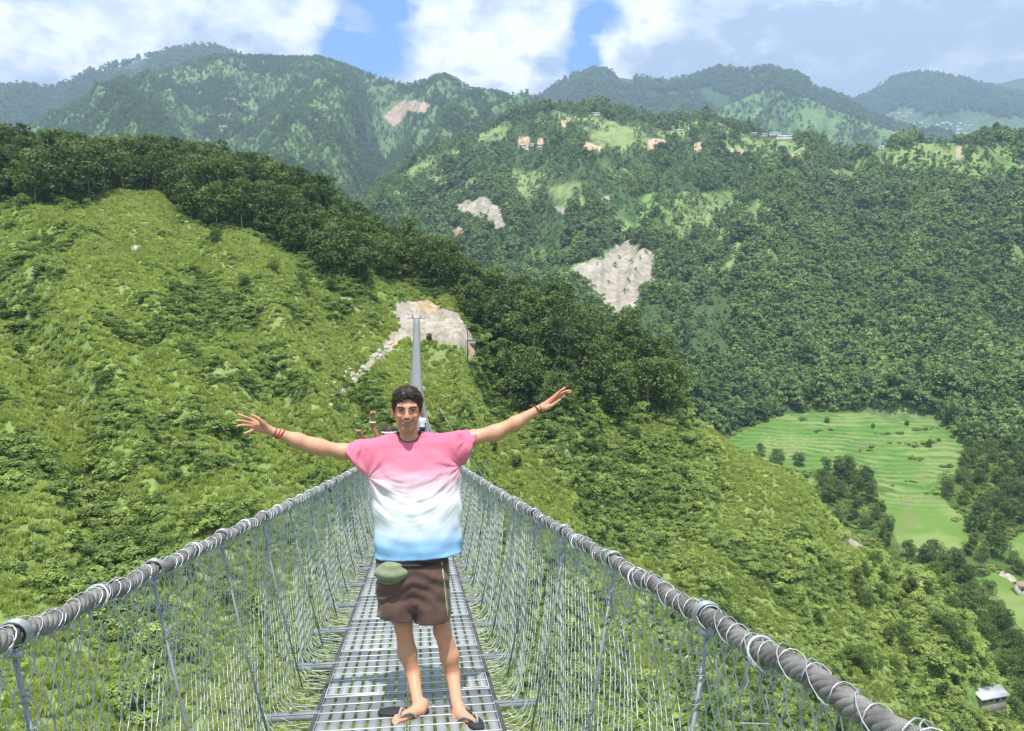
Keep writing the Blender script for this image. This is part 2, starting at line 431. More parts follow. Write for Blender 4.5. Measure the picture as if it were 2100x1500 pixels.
def valley_h(a, r):
    z = valley_raw(a, r); x = r * np.sin(a); y = r * np.cos(a)
    w = field_mask(x, y, z) * sstep(r, 424, 440); st = 1.7; nz = 1.3 * fbm(x / 38, y / 38, 3, 53); q = z / st + nz; fr = q - np.floor(q)
    zt = (np.floor(q) + sstep(fr, 0.80, 1.0) - nz) * st
    return z * (1 - w) + zt * w

# --- wooded slope across the valley
midr = Ridge([(300, 600, 1300), (600, 490, 1300), (700, 440, 1350), (800, 395, 1400), (860, 338, 1450), (950, 300, 1450), (1050, 248, 1480), (1130, 240, 1500), (1210, 215, 1520),
              (1300, 240, 1500), (1400, 255, 1480), (1530, 270, 1450), (1680, 298, 1400), (1745, 330, 1380), (1800, 308, 1280), (1850, 297, 1250), (2000, 300, 1230), (2100, 300, 1220), (2600, 280, 1200)],
             [(300, 470, -60), (1300, 470, -60), (1480, 550, -52), (1700, 570, -50), (2100, 570, -50), (2600, 570, -50)], 0.35, 1.05, 40)
def mid_relief(a, r, x, y, t):
    p = P_of(a)
    env = sstep(t, 0.0, 0.3) * (1 - 0.8 * sstep(t, 0.8, 1.0))
    u = (p + np.interp(p, [600, 1300, 2200], [0.22, -0.1, -0.28]) * (r - 900)) / 300.0
    return (62 * ridged(u * .8 + .2, r / 1500.0, 2, 61) + 20 * ridged(u * 2.3, r / 500., 3, 62) - 26) * env + 5 * fbm(x / 60, y / 60, 4, 63) * sstep(t, 0, .1)
midr.relief = mid_relief; midr.toe = 0.9
SLIDES = [[(1172, 552), (1198, 540), (1235, 528), (1268, 496), (1286, 490), (1312, 512), (1345, 522), (1350, 556), (1325, 592), (1306, 620), (1288, 646), (1272, 652), (1250, 636), (1214, 617), (1192, 580)],
          [(914, 447), (945, 412), (975, 410), (998, 399), (1018, 425), (1032, 442), (1030, 462), (965, 452), (940, 440)], [(925, 472), (948, 466), (955, 480), (945, 497), (928, 490)],
          [(1108, 588), (1150, 596), (1150, 603), (1112, 600)], [(1010, 465), (1035, 462), (1030, 500), (1012, 490)], [(1230, 405), (1252, 400), (1250, 418), (1232, 418)], [(1135, 425), (1158, 420), (1158, 438), (1138, 436)]]
RUST = [[(1062, 280), (1085, 282), (1084, 310), (1064, 306)], [(1104, 284), (1118, 284), (1116, 308), (1100, 308)], [(1330, 285), (1368, 286), (1372, 306), (1330, 308)],
        [(1422, 292), (1443, 292), (1442, 314), (1426, 314)], [(1498, 307), (1530, 307), (1530, 322), (1500, 322)], [(1612, 313), (1648, 314), (1646, 331), (1614, 329)], [(1675, 318), (1684, 316), (1684, 332), (1676, 332)],
        [(1150, 248), (1168, 246), (1170, 258), (1152, 260)], [(1200, 290), (1235, 300), (1230, 312), (1195, 308)], [(2088, 340), (2110, 340), (2110, 380), (2088, 376)], [(1960, 300), (1975, 300), (1972, 340), (1962, 340)], [(925, 472), (948, 466), (955, 480), (945, 497), (928, 490)]]
MEADOWS = [[(1430, 400), (1520, 390), (1570, 425), (1480, 455)], [(1195, 262), (1290, 255), (1300, 300), (1230, 312)], [(1440, 285), (1665, 290), (1670, 330), (1500, 325)],
           [(1755, 330), (1830, 300), (2085, 300), (2100, 372), (1960, 375), (1900, 350), (1760, 352)], [(1250, 440), (1282, 430), (1300, 480), (1272, 492)], [(1105, 590), (1160, 550), (1262, 508), (1180, 560)],
           [(1320, 395), (1345, 370), (1335, 440), (1300, 470)], [(1120, 380), (1190, 370), (1200, 430), (1140, 440)], [(1690, 350), (1790, 345), (1770, 372), (1700, 372)], [(960, 268), (1040, 262), (1030, 300), (970, 302)]]
def masks(x, y, z, polys, w=4, wob=6, sc=20.):
    px, py = proj(x, y, z); d = np.full(px.shape, 1e9)
    px = px + wob * fbm(x / sc, y / sc, 3, 71); py = py + wob * fbm(x / sc, y / sc, 3, 72)
    for P in polys: d = np.minimum(d, poly_in(px, py, P))
    return 1 - sstep(d, -w, w)
LANDING = [[(806, 628), (835, 616), (885, 618), (910, 636), (938, 642), (958, 668), (978, 712), (905, 710), (885, 692), (862, 706), (832, 690), (800, 722), (770, 750), (730, 782), (716, 780), (756, 740), (792, 700), (818, 668), (808, 645)],
           [(955, 700), (975, 700), (972, 745), (958, 740)], [(1728, 1096), (1745, 1104), (1780, 1124), (1776, 1130), (1738, 1114)], [(700, 790), (716, 800), (690, 815)], [(268, 505), (288, 506), (284, 522), (272, 524)]]
RUSTN = [[(845, 616), (892, 618), (895, 640), (870, 642)], [(955, 705), (975, 705), (972, 745), (958, 740)], [(795, 700), (825, 690), (828, 725), (806, 720)], [(792, 572), (810, 570), (812, 590), (796, 590)]]
CRAGS = [[(270, 660), (320, 630), (345, 690), (300, 730), (265, 715)], [(640, 680), (700, 675), (710, 715), (650, 720)], [(470, 775), (540, 765), (545, 800), (480, 805)], [(140, 870), (205, 865), (205, 892), (150, 890)],
         [(290, 885), (330, 860), (330, 885), (280, 920)], [(1500, 1180), (1545, 1150), (1560, 1200), (1550, 1260), (1520, 1300), (1500, 1250)], [(238, 640), (262, 635), (262, 655), (242, 660)], [(930, 770), (955, 740), (975, 830), (1010, 905), (985, 900), (950, 830)]]
BROWN_D = [[(785, 236), (800, 222), (830, 205), (870, 208), (885, 214), (870, 235), (835, 232), (820, 250), (805, 264), (790, 250)]]

# --- farther mountains
bigm = Ridge([(-600, 300, 2600), (-300, 310, 2600), (0, 285, 2600), (100, 240, 2650), (200, 200, 2700), (300, 162, 2800), (380, 132, 2850), (450, 119, 2900), (560, 121, 2900), (640, 126, 2900), (700, 137, 2850), (760, 152, 2800),
              (830, 172, 2700), (870, 168, 2650), (900, 160, 2600), (940, 172, 2600), (980, 192, 2550), (1060, 212, 2500), (1120, 222, 2450), (1250, 260, 2400), (1500, 340, 2300), (2600, 400, 2300)],
             [(-600, 900, -60), (2600, 900, -60)], 0.4, 1.12, 60)
def big_relief(a, r, x, y, t):
    p = P_of(a); env = sstep(t, 0.02, 0.4) * (1 - 0.85 * sstep(t, 0.8, 1.0))
    u = (p + np.interp(p, [0, 420, 900], [0.10, 0.0, -0.22]) * (r - 2000)) / 300.0
    valley = -170 * np.exp(-((p - 800 + 0.02 * (r - 2000)) / 60.) ** 2) * env
    return (120 * ridged(u, r / 4200.0 + .3, 2, 82) + 60 * ridged(u * 3.1, r / 1500., 3, 84) - 60) * env + 9 * fbm(x / 130, y / 130, 4, 83) * sstep(t, 0, .1) + valley
bigm.relief = big_relief
leftm = Ridge([(-600, 200, 4200), (-200, 190, 4200), (0, 186, 4200), (50, 183, 4200), (100, 190, 4200), (140, 178, 4200), (180, 150, 4200), (230, 138, 4200), (290, 129, 4200), (340, 113, 4200), (400, 104, 4200), (440, 101, 4200), (480, 113, 4200), (600, 160, 4200), (800, 260, 4200), (2600, 500, 4200)],
              [(-600, 2400, 60), (2600, 2400, 60)], 0.4, 1.0, 60, 0.8)
rightm = Ridge([(700, 330, 3900), (950, 262, 3900), (1050, 222, 3900), (1110, 202, 3900), (1150, 174, 3900), (1190, 157, 3900), (1225, 149, 3900), (1260, 162, 3900), (1310, 170, 3900), (1370, 175, 3900), (1420, 165, 3900), (1480, 143, 3900), (1530, 148, 3900),
                (1580, 146, 3900), (1620, 155, 3900), (1660, 175, 3900), (1700, 198, 3900), (1750, 218, 3900), (1800, 245, 3900), (1900, 280, 3900), (2600, 400, 3900)],
               [(700, 2300, 80), (2600, 2300, 80)], 0.4, 1.0, 60, 0.8)
greenm = Ridge([(1250, 330, 3000), (1400, 262, 3000), (1480, 226, 3000), (1540, 196, 3000), (1590, 183, 3000), (1650, 202, 3000), (1700, 224, 3000), (1760, 244, 3000), (1850, 274, 3000), (1950, 300, 3000), (2600, 420, 3000)],
               [(1250, 1900, 60), (2600, 1900, 60)], 0.4, 1.0, 50, 0.8)
eastm = Ridge([(1500, 320, 5400), (1650, 262, 5400), (1740, 218, 5400), (1780, 202, 5400), (1830, 172, 5400), (1880, 156, 5400), (1920, 157, 5400), (1970, 170, 5400), (2030, 187, 5400), (2100, 203, 5400), (2400, 250, 5400), (2700, 260, 5400)],
              [(1400, 3300, 100), (2700, 3300, 100)], 0.4, 1.0, 70, 0.8)
farm = Ridge([(1850, 260, 8200), (1980, 182, 8200), (2030, 176, 8200), (2080, 166, 8200), (2140, 156, 8200), (2400, 160, 8200), (2700, 200, 8200)],
             [(1800, 6000, 300), (2700, 6000, 300)], 0.4, 1.0, 90, 0.8)
def mk_relief(A, L, sd, sk=0.0):
    def f(a, r, x, y, t):
        p = P_of(a); env = sstep(t, 0.0, 0.3) * (1 - 0.88 * sstep(t, 0.75, 1.0))
        u = (p + sk * (r - 3000)) / L
        return (A * ridged(u, r / (L * 14), 2, sd) + .35 * A * ridged(u * 2.7, r / (L * 4), 3, sd + 1) - .5 * A) * env + A * .06 * fbm(x / 140, y / 140, 4, sd + 2)
    return f
leftm.relief = mk_relief(150, 170, 101, .05); rightm.relief = mk_relief(150, 190, 111, -.05); greenm.relief = mk_relief(80, 110, 121, -.04)
eastm.relief = mk_relief(200, 190, 131, -.03); farm.relief = mk_relief(220, 200, 141)

def polar_sheet(name, hf, a0, a1, na, r0, r1, nr, mat, label, maskf=None, rpow=1.0, valley=False):
    a = np.linspace(a0, a1, na)
    R = r0 + (r1 - r0) * np.linspace(0, 1, nr) ** rpow
    aa, rr = np.meshgrid(a, R, indexing='ij')
    z = hf(aa, rr); x = rr * np.sin(aa); y = rr * np.cos(aa)
    V = np.stack([x, y, z], -1).reshape(-1, 3)
    i = np.arange(na - 1)[:, None] * nr; j = np.arange(nr - 1)[None]
    F = np.stack([i + j, i + j + 1, i + nr + j + 1, i + nr + j], -1).reshape(-1, 4)[:, ::-1]
    me = mesh_np(name, V, F)
    m = maskf(x.ravel(), y.ravel(), z.ravel()) if maskf else {}
    for k in ('soil', 'rust', 'field', 'riser', 'wood', 'rock'):
        add_attr(me, k, m.get(k, np.zeros(len(V))))
    o = add_obj(name, me, mat); tag(o, label, None, None, 'structure')
    return o

def near_masks(x, y, z):
    rk = masks(x, y, z, CRAGS, 9, 12, 7.); ld = masks(x, y, z, LANDING, 4, 7, 6.)
    return dict(soil=np.maximum(ld, rk * .44), rock=rk * (1 - ld), rust=masks(x, y, z, RUSTN, 4, 7, 6.), wood=masks(x, y, z, [WOODP], 6, 10, 10.))
WOODP = [(-400, 230), (-400, 420), (0, 415), (150, 425), (230, 388), (330, 400), (420, 470), (500, 472), (560, 512), (640, 552), (720, 578), (800, 572), (870, 592), (938, 612), (952, 662), (972, 722), (1000, 790), (1030, 835), (1090, 852),
         (1200, 872), (1300, 868), (1395, 862), (1420, 790), (1420, 600), (1000, 400), (700, 250), (0, 150)]
def mid_masks(x, y, z):
    s = masks(x, y, z, SLIDES, 5, 15, 14.); r_ = masks(x, y, z, RUST, 3, 4, 25.)
    g = masks(x, y, z, MEADOWS, 8, 12, 40.)
    return dict(soil=np.maximum(s, r_), rust=r_, wood=(1 - g) * 0.85 * sstep(-fbm(x / 130, y / 130, 4, 200), -.22, -.05))
def big_masks(x, y, z):
    b = masks(x, y, z, BROWN_D, 5, 8, 90.) * .75
    return dict(soil=b, rust=b, wood=0.8 * sstep(fbm(x / 180, y / 180, 5, 210) + .5 * fbm(x / 45, y / 45, 3, 211), -.05, .2))
def far_masks(x, y, z): return dict(wood=np.full(x.shape, .9))  # evenly dark: cloud shadow on the left and right ridges put into the colour
def green_masks(x, y, z):
    return dict(wood=0.7 * sstep(fbm(x / 200, y / 200, 4, 215), .0, .2))
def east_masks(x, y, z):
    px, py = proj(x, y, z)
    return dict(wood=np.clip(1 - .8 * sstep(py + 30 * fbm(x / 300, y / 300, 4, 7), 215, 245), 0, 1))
def valley_masks(x, y, z):
    w = field_mask(x, y, z); st = 1.7
    a = np.arctan2(x, y); r = np.hypot(x, y); q = valley_raw(a, r) / st + 1.3 * fbm(x / 38, y / 38, 3, 53); fr = q - np.floor(q)
    s = masks(x, y, z, [[(2045, 1168), (2062, 1172), (2086, 1190), (2078, 1196), (2050, 1180)], [(2085, 1208), (2110, 1206), (2110, 1214), (2086, 1214)]], 3, 4, 8.)
    return dict(field=w, riser=(.08 + .92 * sstep(r, 424, 440)) * sstep(fr, .76, .88) * w * (.5 + .5 * sstep(fbm(x / 12, y / 12, 2, 54), -.3, .2)), soil=s, wood=(1 - w) * .4)

AL, AR = math.radians(-44), math.radians(52)
polar_sheet('near_hillside', near.h, AL, AR, 760, 55, 420, 300, M_near, 'steep green hillside of grass and shrubs where the footbridge lands', near_masks)
polar_sheet('valley_floor', valley_h, math.radians(8), AR, 440, 215, 640, 620, M_valley, 'valley floor with bright green rice terraces', valley_masks)
polar_sheet('wooded_slope', midr.h, math.radians(-20), AR, 620, 455, 1800, 260, M_mid, 'long wooded slope across the valley with terraced meadows', mid_masks)
polar_sheet('big_mountain', bigm.h, AL, math.radians(30), 560, 1000, 3300, 200, M_far, 'big green mountain filling the left background', big_masks)
polar_sheet('left_mountain', leftm.h, AL, math.radians(5), 260, 2600, 4700, 60, M_far, 'blue green ridge far behind at the left, cloud shadow painted into its colour', far_masks)
polar_sheet('right_mountain', rightm.h, math.radians(-4), math.radians(36), 300, 2500, 4400, 70, M_far, 'wooded ridge behind the village at the right, cloud shadow painted into its colour', far_masks)
polar_sheet('green_hill', greenm.h, math.radians(10), math.radians(44), 260, 2000, 3400, 70, M_far, 'sunlit pointed green hill below the dark right ridge', green_masks)
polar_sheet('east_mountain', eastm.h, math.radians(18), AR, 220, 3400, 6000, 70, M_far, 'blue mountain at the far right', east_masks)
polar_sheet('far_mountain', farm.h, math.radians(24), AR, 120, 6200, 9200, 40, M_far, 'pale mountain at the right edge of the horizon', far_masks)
# a coarse ground sheet under and round everything
R = np.array([0, 40, 120, 400, 1000, 2500, 6000, 10500.]); a = np.linspace(0, 2 * math.pi, 97)
aa, rr = np.meshgrid(a, R, indexing='ij'); zz = np.interp(rr, [0, 400, 1000, 2500, 10500], [-126, -128, -120, -60, 120.]) - 6 * (rr > 200)
zz = zz + np.where(rr > 30, 8 * fbm(rr * np.sin(aa) / 300, rr * np.cos(aa) / 300, 3, 1) * 0 - 0, 0)
i = np.arange(96)[:, None] * 8; j = np.arange(7)[None]
me = mesh_np('ground', np.stack([rr * np.sin(aa), rr * np.cos(aa), zz], -1).reshape(-1, 3), np.stack([i + j, i + j + 1, i + 9, i + 8][:2] + [i + 8 + j + 1, i + 8 + j], -1).reshape(-1, 4)[:, ::-1])
tag(add_obj('ground', me, M_valley), 'green ground in the valley bottom', kind='structure')
print('terrain', round(time.time() - T0, 1))

# ------------------------------------------------------------------ haze
mh = bpy.data.materials.new('haze'); mh.use_nodes = True; ht = mh.node_tree; ht.nodes.clear()
ho = ht.nodes.new('ShaderNodeOutputMaterial'); pv = ht.nodes.new('ShaderNodeVolumePrincipled')
pv.inputs['Density'].default_value = 0.00017; pv.inputs['Color'].default_value = (0.52, 0.74, 1.0, 1); pv.inputs['Anisotropy'].default_value = 0.2
ht.links.new(pv.outputs[0], ho.inputs['Volume'])
b = MB(); b.box((0, 0, (1530 - 150) / 2), (21600, 21600, 1530 + 150))
tag(b.build('haze', mh, None, False), 'thin pale haze filling the valley air', kind='stuff')
# ------------------------------------------------------------------ vegetation
rng = np.random.default_rng(7)
def leaf_quads(C, N, size, rg, aspect=1.5, fold=True):
    """one leaf-shaped quad at every centre C with normal N"""
    n = len(C); a = rg.normal(size=(n, 3)); U = np.cross(N, a); U /= np.linalg.norm(U, axis=1)[:, None] + 1e-9
    W = np.cross(N, U); s = size * rg.uniform(.6, 1.3, n)[:, None]
    V = np.stack([C - U * s * aspect * .5, C + W * s * .42 + N * s * .08, C + U * s * aspect * .5, C - W * s * .42 + N * s * .08], 1)
    return V.reshape(-1, 3), np.arange(4 * n).reshape(-1, 4)
def clump_mesh(name, clumps, nleaf, size, rg, mat, flat=.85, upb=.25, aspect=1.4):
    """clumps: (x,y,z,r) list"""
    CC = []; NN = []; VV = []
    for cx, cy_, cz, cr in clumps:
        k = max(3, int(nleaf * (cr ** 2) / np.mean([c[3] ** 2 for c in clumps])))
        d = rg.normal(size=(k, 3)); d /= np.linalg.norm(d, axis=1)[:, None]; d[:, 2] = np.where(d[:, 2] < -.45, -d[:, 2], d[:, 2])
        rad = cr * rg.uniform(.70, 1.04, k) ** .7
        CC.append(np.array([cx, cy_, cz]) + d * rad[:, None] * np.array([1, 1, flat]))
        n = d + rg.normal(size=(k, 3)) * .55 + np.array([0, 0, upb]); NN.append(n / np.linalg.norm(n, axis=1)[:, None])
        VV.append(np.clip(rg.uniform(-.15, .15) + .5 + rg.normal(size=k) * .22, 0, 1))
    V, F = leaf_quads(np.concatenate(CC), np.concatenate(NN), size, rg, aspect)
    me = mesh_np(name, V, F, False); add_attr(me, 'v', np.concatenate(VV), 'FACE'); me.materials.append(mat)
    return me
def crown_clumps(rg, R, z0, H, n):
    """clump centres filling an uneven crown of radius R from height z0 to H"""
    out = []
    lean = rg.normal(size=2) * R * .15
    for i in range(n):
        h = rg.uniform(0, 1); prof = math.sin(math.pi * min(.93, max(.10, h * .80 + .14))) ** .5
        th = rg.uniform(0, 2 * math.pi); rr = R * prof * math.sqrt(rg.uniform(.05, 1)) * .82
        cr = R * rg.uniform(.26, .44) * (1 - .12 * h)
        out.append((math.cos(th) * rr + lean[0] * h, math.sin(th) * rr + lean[1] * h, z0 + h * (H - z0 - cr * .6), cr))
    return out
def trunk_mesh(name, rg, H, clumps, mat, r0=.17, nb=7):
    m = MB(); zs = np.linspace(-.8, H * .86, 7); bx = np.cumsum(rg.normal(size=(7, 2)) * H * .012, 0)
    P = np.column_stack([bx, zs]); m.tube(P, np.linspace(r0 * 1.25, r0 * .3, 7), 6, False)
    for i in rg.choice(len(clumps), min(nb, len(clumps)), False):
        c = np.array(clumps[i][:3]); f = rg.uniform(.35, .7); s0 = P[0] * (1 - f) + P[-1] * f; s0[:2] = [np.interp(s0[2], zs, bx[:, 0]), np.interp(s0[2], zs, bx[:, 1])]
        if c[2] < s0[2]: s0[2] = max(.5, c[2] - 1.2)
        mid = (s0 + c) / 2 + np.array([0, 0, -.15]); m.tube([s0, mid, c], [r0 * .45, r0 * .3, r0 * .12], 5, False)
    me = mesh_np(name, np.concatenate(m.V), np.concatenate(m.F)); me.materials.append(mat)
    return me
CROWNS = []; TRUNKS = []; SHAPES = []
for i in range(8):
    R, z0, H = [(4.8, 3.0, 12.0), (4.4, 3.4, 13), (5.2, 2.4, 11), (4.0, 3.8, 13.5), (5.6, 2.2, 12), (4.6, 2.6, 12.5), (3.4, 1.6, 8.5), (6.2, 2.4, 12)][i]
    cl = crown_clumps(rng, R, z0, H, 34)
    CROWNS.append(clump_mesh('crown', cl, 75, .48, rng, M_tree)); TRUNKS.append(trunk_mesh('trunk', rng, H, cl, M_bark)); SHAPES.append((R, H))
# shared low-detail shapes, used only inside the masses
SRC = {}
def source(key, meshes):
    c = bpy.data.collections.new(key + '_shapes')
    for me in meshes: c.objects.link(bpy.data.objects.new(key + '_shape', me))
    SRC[key] = c
low = []
for i in range(7):
    R = rng.uniform(.42, .56); cl = crown_clumps(rng, R, .12, 1.0 + rng.uniform(0, .35), 11)
    low.append(clump_mesh('far_crown', cl, 28, .125, rng, M_fartree, upb=.35, aspect=1.15))
source('fartree', low)
bs = []
for i in range(8):
    n = int(rng.integers(5, 11)); cl = [(rng.normal() * .5, rng.normal() * .5, rng.uniform(.1, .55), rng.uniform(.28, .5)) for _ in range(n)]
    bs.append(clump_mesh('shrub', cl, 62, .155, rng, M_bush, upb=.8))
source('shrub', bs)
gs = []
for i in range(5):
    k = 130; a = rng.uniform(0, 2 * math.pi, k); r = np.sqrt(rng.uniform(0, 1, k)) * .62
    base = np.column_stack([np.cos(a) * r, np.sin(a) * r, np.full(k, -.1)]); an = rng.uniform(0, 2 * math.pi, k); le = rng.uniform(.12, .4, k)
    tip = base + np.column_stack([np.cos(an) * le, np.sin(an) * le, rng.uniform(.35, .75, k)])
    w = np.column_stack([-np.sin(an), np.cos(an), np.zeros(k)]) * .045
    midp = base * .45 + tip * .55 + np.array([0, 0, .1])
    V = np.stack([base - w, base + w, midp + w * .9, tip, midp - w * .9], 1).reshape(-1, 3)
    me = mesh_np('grass_tuft', V, np.arange(5 * k).reshape(-1, 5), False); add_attr(me, 'v', rng.uniform(0, 1, k), 'FACE'); me.materials.append(M_tuft); gs.append(me)
source('tuft', gs)

def scatter(name, P, scale, tint, key, label, squash=None, tilt=0.0):
    """one object: a cloud of points that carries a shape on every point"""
    n = len(P); me = bpy.data.meshes.new(name); me.vertices.add(n); me.vertices.foreach_set('co', np.ascontiguousarray(P, np.float32).ravel())
    sc3 = np.column_stack([scale, scale, scale * (1 if squash is None else squash)])
    add_attr(me, 'size', sc3); add_attr(me, 'tint', tint)
    add_attr(me, 'turn', np.column_stack([rng.normal(size=n) * tilt, rng.normal(size=n) * tilt, rng.uniform(0, 2 * math.pi, n)]))
    o = add_obj(name, me); tag(o, label, kind='stuff')
    g = bpy.data.node_groups.new(name + '_spread', 'GeometryNodeTree')
    g.interface.new_socket('Geometry', in_out='INPUT', socket_type='NodeSocketGeometry'); g.interface.new_socket('Geometry', in_out='OUTPUT', socket_type='NodeSocketGeometry')
    gi = g.nodes.new('NodeGroupInput'); go = g.nodes.new('NodeGroupOutput'); ip = g.nodes.new('GeometryNodeInstanceOnPoints')
    ci = g.nodes.new('GeometryNodeCollectionInfo'); ci.inputs[0].default_value = SRC[key]; ci.inputs['Separate Children'].default_value = True; ci.inputs['Reset Children'].default_value = True
    def na(nm, ty):
        q = g.nodes.new('GeometryNodeInputNamedAttribute'); q.data_type = ty; q.inputs['Name'].default_value = nm; return q.outputs['Attribute']
    ip.inputs['Pick Instance'].default_value = True
    rv = g.nodes.new('FunctionNodeRandomValue'); rv.data_type = 'INT'; rv.inputs['Min'].default_value = 0 if False else rv.inputs['Min'].default_value
    for s_ in rv.inputs:
        if s_.name == 'Max' and s_.type == 'INT': s_.default_value = len(SRC[key].objects) - 1
        if s_.name == 'Min' and s_.type == 'INT': s_.default_value = 0
    rout = [q for q in rv.outputs if q.type == 'INT'][0]
    L = g.links.new
    L(gi.outputs[0], ip.inputs['Points']); L(ci.outputs[0], ip.inputs['Instance']); L(rout, ip.inputs['Instance Index'])
    er = g.nodes.new('FunctionNodeEulerToRotation'); L(na('turn', 'FLOAT_VECTOR'), er.inputs[0]); L(er.outputs[0], ip.inputs['Rotation']); L(na('size', 'FLOAT_VECTOR'), ip.inputs['Scale'])
    L(ip.outputs[0], go.inputs[0])
    md = o.modifiers.new('spread', 'NODES'); md.node_group = g
    return o

def spread(hf, px0, px1, r0, r1, n, rpow=1.0):
    a0, a1 = px2az(px0), px2az(px1); a = rng.uniform(a0, a1, n); u = rng.uniform(0, 1, n)
    r = np.sqrt(r0 ** 2 + (r1 ** 2 - r0 ** 2) * u); z = hf(a, r); return a, r, np.column_stack([r * np.sin(a), r * np.cos(a), z])
def slope_faces_us(hf, a, r, z, d=2.0):
    z2 = hf(a, r + d); return (z2 - z) / d - z / r      # > 0: seen from the bridge
SKX = [0, 90, 280, 440, 540, 640, 700, 800, 900, 980, 1030, 1100, 1200, 1290, 1380, 1412, 1500, 1560, 1650, 1720, 1780, 1928, 1985, 2018, 2060, 2150]
SKY = [372, 358, 362, 378, 402, 450, 480, 528, 572, 610, 645, 675, 702, 735, 795, 862, 922, 955, 1008, 1085, 1142, 1192, 1290, 1380, 1450, 1540]

# --- the near hillside: shrubs and grass
a, r, P = spread(near.h, -160, 2300, 62, 345, 250000)
x, y, z = P.T; px, py = proj(x, y, z); f = slope_faces_us(near.h, a, r, z)
m = near_masks(x, y, z); soilm = m['soil']; woodm = m['wood']
keep = ~((np.abs(px - 2022) < 42) & (np.abs(py - 1432) < 24)) & ~((np.abs(px - 2075) < 20) & (np.abs(py - 1426) < 16)) & (f > -.25) & (soilm < .48) & (py < 1640) & (px > -160) & (px < 2260)
gully = fbm(x / 30, y / 30, 4, 300) + .5 * fbm(x / 8, y / 8, 2, 301)
rightd = sstep(px, 900, 1400)
crest_ = sstep(px, 1380, 1450) * np.exp(-((r - np.interp(a, AG, near.rc)) / 26.) ** 2)
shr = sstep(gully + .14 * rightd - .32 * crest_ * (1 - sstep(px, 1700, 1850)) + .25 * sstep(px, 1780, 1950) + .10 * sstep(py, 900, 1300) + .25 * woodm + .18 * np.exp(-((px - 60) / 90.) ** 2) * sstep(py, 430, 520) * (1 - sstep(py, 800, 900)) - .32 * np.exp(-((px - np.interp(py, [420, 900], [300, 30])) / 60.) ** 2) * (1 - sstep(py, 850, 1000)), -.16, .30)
u = rng.uniform(0, 1, len(x))
bm_ = keep & (u < .10 + .50 * shr) & (rng.uniform(0, 1, len(x)) < np.clip(r / 190., .35, 1))
bm_ = keep & (u < .13 + .42 * shr)
sz = np.exp(rng.normal(size=len(x)) * .36) * (0.45 + .72 * shr) * (1 + .35 * woodm) * (1 - .22 * (1 - rightd) * (1 - sstep(py, 900, 1200)))
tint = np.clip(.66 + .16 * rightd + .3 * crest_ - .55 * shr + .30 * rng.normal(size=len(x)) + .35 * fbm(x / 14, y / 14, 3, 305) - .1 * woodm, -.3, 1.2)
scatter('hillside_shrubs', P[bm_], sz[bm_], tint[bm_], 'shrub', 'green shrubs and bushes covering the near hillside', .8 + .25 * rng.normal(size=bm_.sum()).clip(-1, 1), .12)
tf = keep & ~bm_ & (u < .50 + .22 * (1 - shr)) & (woodm < .5)
scatter('hillside_grass', P[tf], rng.uniform(.55, 1.35, tf.sum()), np.clip(.5 + .25 * rng.normal(size=tf.sum()) + .5 * fbm(x[tf] / 20, y[tf] / 20, 3, 306), 0, 1.1), 'tuft', 'tufts of yellow green grass on the near hillside', None, .25)
print('shrubs', bm_.sum(), 'tufts', tf.sum(), round(time.time() - T0, 1))

# --- trees one can tell apart
def place_tree(i, p, s, rz, label, group, tint, sz=None):
    e_ = empty('tree' if i else 'tree', p, label, 'tree', group); e_.rotation_euler = (0, 0, rz); e_.scale = (s, s, s * (sz or 1))
    t_ = add_obj('trunk', TRUNKS[i], None, e_); c_ = add_obj('crown', CROWNS[i], None, e_)
    c_['tint'] = float(tint); t_['tint'] = 0.0
    return e_
def darts(P, dmin, order):
    cell = {}; out = []
    for k in order:
        x_, y_ = P[k, 0], P[k, 1]; d = dmin[k]; c = (int(x_ // 8), int(y_ // 8)); ok = True
        for i in range(c[0] - 1, c[0] + 2):
            for j in range(c[1] - 1, c[1] + 2):
                for q in cell.get((i, j), ()):
                    if (P[q, 0] - x_) ** 2 + (P[q, 1] - y_) ** 2 < (.5 * (d + dmin[q])) ** 2: ok = False; break
                if not ok: break
            if not ok: break
        if ok: cell.setdefault(c, []).append(k); out.append(k)
    return np.array(out, int)
a, r, P = spread(near.h, -260, 1450, 120, 372, 9000)
x, y, z = P.T; px, py = proj(x, y, z)
inw = poly_in(px + 10 * fbm(x / 10, y / 10, 2, 73), py + 8 * fbm(x / 10, y / 10, 2, 74), WOODP) < 0
rcx = np.interp(a, AG, near.rc)
ok = inw & (r < rcx + 16) & (np.hypot(x - 3, y - 214) > 20)
idx = np.where(ok)[0]; dm = np.full(len(x), 6.0); kept = darts(P, dm, idx)
ordk = kept[np.argsort(-(1.0 / r[kept]) * (r[kept] < rcx[kept] + 8) * np.where((px[kept] > -40), 1, .3))]
NIND = 235
ind = ordk[:NIND]; rest = ordk[NIND:]
